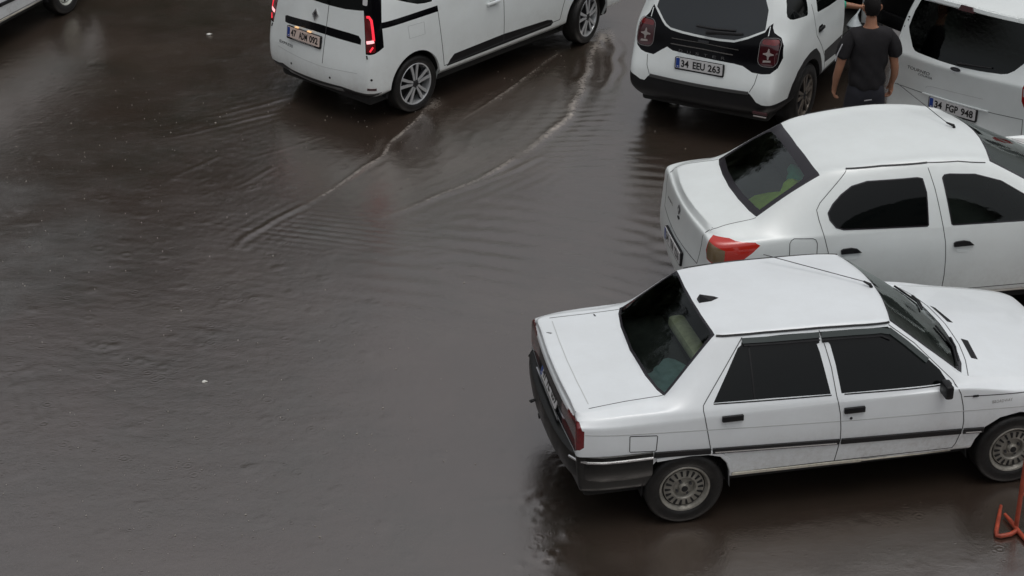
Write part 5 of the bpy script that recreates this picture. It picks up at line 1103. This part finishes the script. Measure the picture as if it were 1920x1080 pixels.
def hand(pts, ed, iw, w, d, side, curl, sp):
    """palm and five separate fingers; w wrist, d pointing direction, side across the palm towards the thumb, curl towards the palm"""
    w, d, side, curl = Vector(w), Vector(d).normalized(), Vector(side).normalized(), Vector(curl).normalized()
    p = w + d * .045; k = len(pts); pts.append((*p, .026, .017)); ed.append((iw, k)); q = w + d * .080; pts.append((*q, .030, .016)); ed.append((k, k + 1)); kp = k + 1
    for i, (o_, L) in enumerate(((.028, .068), (.010, .076), (-.009, .070), (-.027, .055))):
        a = q + side * o_ + d * .012; m_ = a + d * L * .42 + curl * L * .18; e = m_ + d * L * .28 + curl * L * .38; f = e - d * L * .02 + curl * L * .26
        k = len(pts); pts += [(*a, .0105), (*m_, .0095), (*e, .0085), (*f, .0070)]; ed += [(kp, k), (k, k + 1), (k + 1, k + 2), (k + 2, k + 3)]
    a = w + d * .030 + side * .034 + curl * .006; m_ = a + d * .034 + side * .014 + curl * .014; e = m_ + d * .028 + curl * .010 - side * .004
    k = len(pts); pts += [(*a, .0125), (*m_, .0105), (*e, .0085)]; ed += [(k0_thumb(kp), k), (k, k + 1), (k + 1, k + 2)]
def k0_thumb(kp): return kp - 1
def head(root, c, yaw=0, s=1.0, hair_back=True):
    """a face looking along local +Y: skull, nose, ears, eyes, mouth and short hair"""
    M = Matrix.Translation(c) @ Matrix.Rotation(yaw, 4, 'Z') @ Matrix.Scale(s, 4)
    bm = bmesh.new(); bmesh.ops.create_uvsphere(bm, u_segments=28, v_segments=20, radius=1)
    for v in bm.verts:
        x, y, z = v.co; w = .076 * (1 - .16 * max(0, -z) ** 1.3); v.co = Vector((x * w, y * (.096 if y < 0 else .090 * (1 - .10 * max(0, -z))) + (.010 if z < -.3 and y > 0 else 0), z * .118))
        if y > .8 and -.35 < z < .1: v.co.y += .016 * math.exp(-(x / .16) ** 2)
    for f in bm.faces: f.smooth = True
    me = bpy.data.meshes.new('head'); bm.transform(M); bm.to_mesh(me); bm.free(); me.materials.append(SKIN); h = link(bpy.data.objects.new('head', me), root)
    b = MB()
    for sx in (-1, 1): b.tube([M @ Vector((sx * .074, -.012, -.030)), M @ Vector((sx * .086, -.024, -.006)), M @ Vector((sx * .084, -.026, .022)), M @ Vector((sx * .074, -.006, .026))], [.010, .012, .012, .006], SKIN, 8)
    b.build('ears', h, True)
    for sx in (-1, 1):
        b = MB(); b.lathe([(.0, -.006), (.010, -.004), (.012, 0), (.0, .002)], mat('eye', (.05, .03, .02), .1), 12, M @ Matrix.Translation((sx * .030, .088, .008)) @ Matrix.Rotation(pi, 4, 'Z')); b.build('eye', h, True)
    b = MB(); b.tube([M @ Vector((-.022, .083, -.052)), M @ Vector((0, .094, -.055)), M @ Vector((.022, .083, -.052))], .005, mat('lips', (.30, .10, .08), .5), 6); b.build('mouth', h, True)
    bm = bmesh.new(); bmesh.ops.create_icosphere(bm, subdivisions=4, radius=1)
    for v in bm.verts:
        x, y, z = v.co; n_ = 1 + .035 * sin(23 * x + 3 * z) * sin(19 * y + 5 * x) + .02 * sin(41 * z + 30 * x); v.co = Vector((x * .081 * n_, y * .100 * n_ - .006, z * .116 * n_ + .010))
    bmesh.ops.delete(bm, geom=[v for v in bm.verts if (v.co.y > .030 and v.co.z < .062) or v.co.z < -.070 or (abs(v.co.x) > .06 and v.co.z < -.02 and v.co.y > -.03)], context='VERTS')
    for f in bm.faces: f.smooth = True
    me = bpy.data.meshes.new('hair'); bm.transform(M); bm.to_mesh(me); bm.free(); me.materials.append(HAIR); link(bpy.data.objects.new('hair', me), h)
def standing_man(loc, yaw):
    root = empty('person', loc, yaw, label='man in a charcoal t-shirt and dark shorts seen from behind between the cars', cat='person')
    P = [(0, 0, .93, .130, .095), (0, .0, 1.06, .120, .085), (0, .0, 1.22, .125, .085), (0, .005, 1.36, .110, .080), (0, .005, 1.46, .060, .058), (0, .015, 1.54, .058, .058), (0, .022, 1.60, .055, .055)]
    E = [(i, i + 1) for i in range(6)]
    for sg in (-1, 1):
        k = len(P); ax_ = 0 if sg < 0 else -.02
        P += [(sg * .165, 0, 1.40, .072), (sg * .225, -.005, 1.32, .060), (sg * (.265 + ax_), -.015, 1.17, .050), (sg * (.288 + ax_), -.018, 1.06, .043), (sg * (.300 + ax_), .015, .96, .040), (sg * (.292 + ax_), .07, .85, .027)]
        E += [(3, k)] + [(k + i, k + i + 1) for i in range(5)]
        hand(P, E, k + 5, P[k + 5][:3], (sg * .06, .14, -1), (0, 1, .15), (-sg, .05, 0), sg)
        k = len(P); P += [(sg * .095, 0, .84, .105), (sg * .110, .01, .66, .088), (sg * .115, .02, .48, .060), (sg * .118, .0, .34, .060), (sg * .12, -.02, .10, .038), (sg * .122, -.02, .05, .040), (sg * .13, .10, .035, .036), (sg * .135, .17, .03, .028)]
        E += [(0, k)] + [(k + i, k + i + 1) for i in range(7)]
    body = skinned('body', P, E, SKIN, root)
    T = [(0, 0, .80, .205, .145), (0, 0, .95, .196, .140), (0, -.005, 1.12, .200, .140), (0, -.002, 1.27, .215, .140), (0, .0, 1.385, .165, .118), (0, .006, 1.475, .072, .070)]
    E = [(i, i + 1) for i in range(5)]
    for sg in (-1, 1):
        k = len(T); T += [(sg * .165, 0, 1.385, .092), (sg * .228, -.005, 1.305, .090), (sg * .262, -.014, 1.20, .078), (sg * .268, -.015, 1.165, .076)]; E += [(4, k), (k, k + 1), (k + 1, k + 2), (k + 2, k + 3)]
    shirt = skinned('t_shirt', T, E, TEE, root, 3)
    for v in shirt.data.vertices:
        x, y, z = v.co; f_ = .007 * sin(34 * z + 22 * x + 3 * sin(9 * x)) * min(1, max(0, (1.30 - z) * 4)) + .005 * sin(60 * abs(x) + 25 * z) * (1 if abs(x) > .15 else .3); n_ = v.normal; v.co = v.co + n_ * f_
    Q = [(0, 0, .98, .168, .122), (0, 0, .84, .172, .124)]; E = [(0, 1)]
    for sg in (-1, 1): k = len(Q); Q += [(sg * .098, 0, .74, .115), (sg * .118, .01, .60, .105), (sg * .122, .015, .50, .098)]; E += [(1, k), (k, k + 1), (k + 1, k + 2)]
    sh = skinned('shorts', Q, E, SHO, root)
    b = MB(); b.box((.085, -.150, .765), (.075, .004, .010), mat('pale_print', (.35, .35, .36), .6), Matrix.Rotation(-.12, 4, 'Y')); b.build('print_strip', sh)
    b = MB()
    for sg in (-1,): b.tube([(sg * .285, -.06, 1.33), (sg * .325, -.05, 1.22), (sg * .338, -.045, 1.15)], .006, mat('pale_piping', (.5, .5, .52), .6), 6)
    b.build('sleeve_piping', shirt, True)
    for sg in (-1, 1): b = MB(); b.box((sg * .128, .05, .035), (.105, .29, .07), BLK, None, .03); b.build('shoe', root, True)
    head(root, (0, .035, 1.665), 0, 1.02)
standing_man((3.52, 16.65, 0), .06)
def seated_person():
    root = empty('person', (2.3419, 18.1030, 0), 1.0635, label='person in a teal top reaching an arm out of the open car door', cat='person')
    P = [(1.02, -.34, .66, .13, .12), (.98, -.34, .84, .13, .11), (.96, -.36, 1.0, .14, .10), (.98, -.37, 1.13, .12, .09), (1.0, -.37, 1.22, .055), (1.02, -.37, 1.28, .052)]
    E = [(i, i + 1) for i in range(5)]
    k = len(P); P += [(1.02, -.52, 1.10, .065), (1.20, -.62, .98, .050), (1.39, -.72, .89, .042), (1.415, -.84, .885, .036), (1.42, -.93, .885, .026)]; E += [(3, k)] + [(k + i, k + i + 1) for i in range(4)]
    hand(P, E, k + 4, P[k + 4][:3], (.05, -1, -.02), (.2, 0, 1), (.9, 0, -.3), -1)
    k = len(P); P += [(1.02, -.20, 1.09, .062), (1.20, -.14, .92, .045), (1.42, -.16, .90, .030)]; E += [(3, k), (k, k + 1), (k + 1, k + 2)]
    for y in (-.24, -.44): k = len(P); P += [(1.15, y, .66, .09), (1.48, y, .68, .062), (1.62, y, .50, .05), (1.72, y, .40, .04), (1.84, y, .38, .035)]; E += [(0, k)] + [(k + i, k + i + 1) for i in range(4)]
    skinned('body', P, E, SKIN, root)
    T = [(1.01, -.34, .64, .145, .135), (.98, -.34, .84, .145, .125), (.96, -.36, 1.0, .155, .115), (.98, -.37, 1.13, .125, .10), (1.0, -.37, 1.19, .065)]; E = [(i, i + 1) for i in range(4)]
    k = len(T); T += [(1.02, -.52, 1.10, .078), (1.20, -.62, .98, .064), (1.38, -.72, .893, .056), (1.405, -.80, .887, .052)]; E += [(3, k)] + [(k + i, k + i + 1) for i in range(3)]
    k = len(T); T += [(1.02, -.20, 1.09, .075), (1.20, -.14, .92, .060)]; E += [(3, k), (k, k + 1)]
    skinned('top', T, E, TEAL, root)
    Q = [(1.02, -.34, .65, .15, .13)]; E = []
    for y in (-.24, -.44): k = len(Q); Q += [(1.15, y, .66, .10), (1.48, y, .68, .075), (1.62, y, .50, .062), (1.72, y, .42, .055)]; E += [(0, k)] + [(k + i, k + i + 1) for i in range(3)]
    skinned('trousers', Q, E, SHO, root); head(root, (1.04, -.37, 1.36), -pi / 2, .95)
seated_person()
# ------------------------------------------------------------ small things
b = MB(); Mw = Matrix.Translation((2.3419, 18.1030, 0)) @ Matrix.Rotation(1.0635, 4, 'Z')
b.tube([Mw @ Vector((1.40, -.95, .875)), Mw @ Vector((1.36, -.93, .82)), Mw @ Vector((1.34, -.92, .77)), Mw @ Vector((1.33, -.92, .70)), Mw @ Vector((1.33, -.92, .66))], [.006, .012, .04, .085, .07], mat('pale_plastic_film', (.45, .50, .52), .35, bump=.6, bscale=30), 12)
tag(b.build('plastic_bag', None, True), 'pale plastic bag hanging beside the reaching hand', 'bag')
b = MB(); r = .0165; root = empty('crowd_barrier', (3.545, 10.42, 0), 0, label='orange red metal barrier stand at the right edge, only a foot and post in view', cat='barrier')
b.tube([(0, 0, .02), (0, 0, .5), (.002, 0, 1.05), (.03, .0, 1.10), (.10, 0, 1.12), (1.9, .1, 1.12), (1.97, .1, 1.08), (2.0, .1, 1.0), (2.0, .1, .02)], r, ORG, 12); b.build('frame_tube', root, True)
for z in (.30,): b = MB(); b.tube([(0, 0, z), (2.0, .1, z)], r * .8, ORG); b.build('rail', root, True)
for i in range(1, 12): b = MB(); x = i / 6; b.tube([(x, .05 * x, .30), (x, .05 * x, 1.12)], r * .5, ORG, 8); b.build('upright_bar', root, True)
b = MB(); b.tube([(-.0, -.04, .022), (-.06, -.085, .020), (-.135, -.105, .020), (-.158, -.095, .020), (-.155, -.06, .022), (-.10, .10, .022), (-.045, .255, .024)], [r, r, r, r, r, r * .95, r * .7], ORG, 12); b.build('foot', root, True)
b = MB(); b.tube([(-.045, .145, .03), (-.02, .05, .026), (.01, -.08, .022), (.06, -.25, .02)], [r * .7, r, r, r], ORG, 12); b.build('foot', root, True)
def scrap(name, x, y, s_, seed, m, label, cat):
    o = blob(name, (0, 0, s_ * .35), (s_, s_ * .7, s_ * .35), m, None, .6, seed, 3); o.location = (x, y, .0); tag(o, label, cat); return o
PW = mat('white_litter', (.62, .62, .58), .5)
scrap('paper_scrap', 1.80, 18.30, .045, 2, PW, 'crumpled white scrap in the water below the SUV bumper', 'litter')
scrap('paper_scrap', -3.62, 20.63, .032, 5, PW, 'white scrap on the dark wet ground between the two top left cars', 'litter')
scrap('paper_scrap', -2.50, 12.55, .020, 8, PW, 'small pale scrap on the open wet ground left of centre', 'litter')
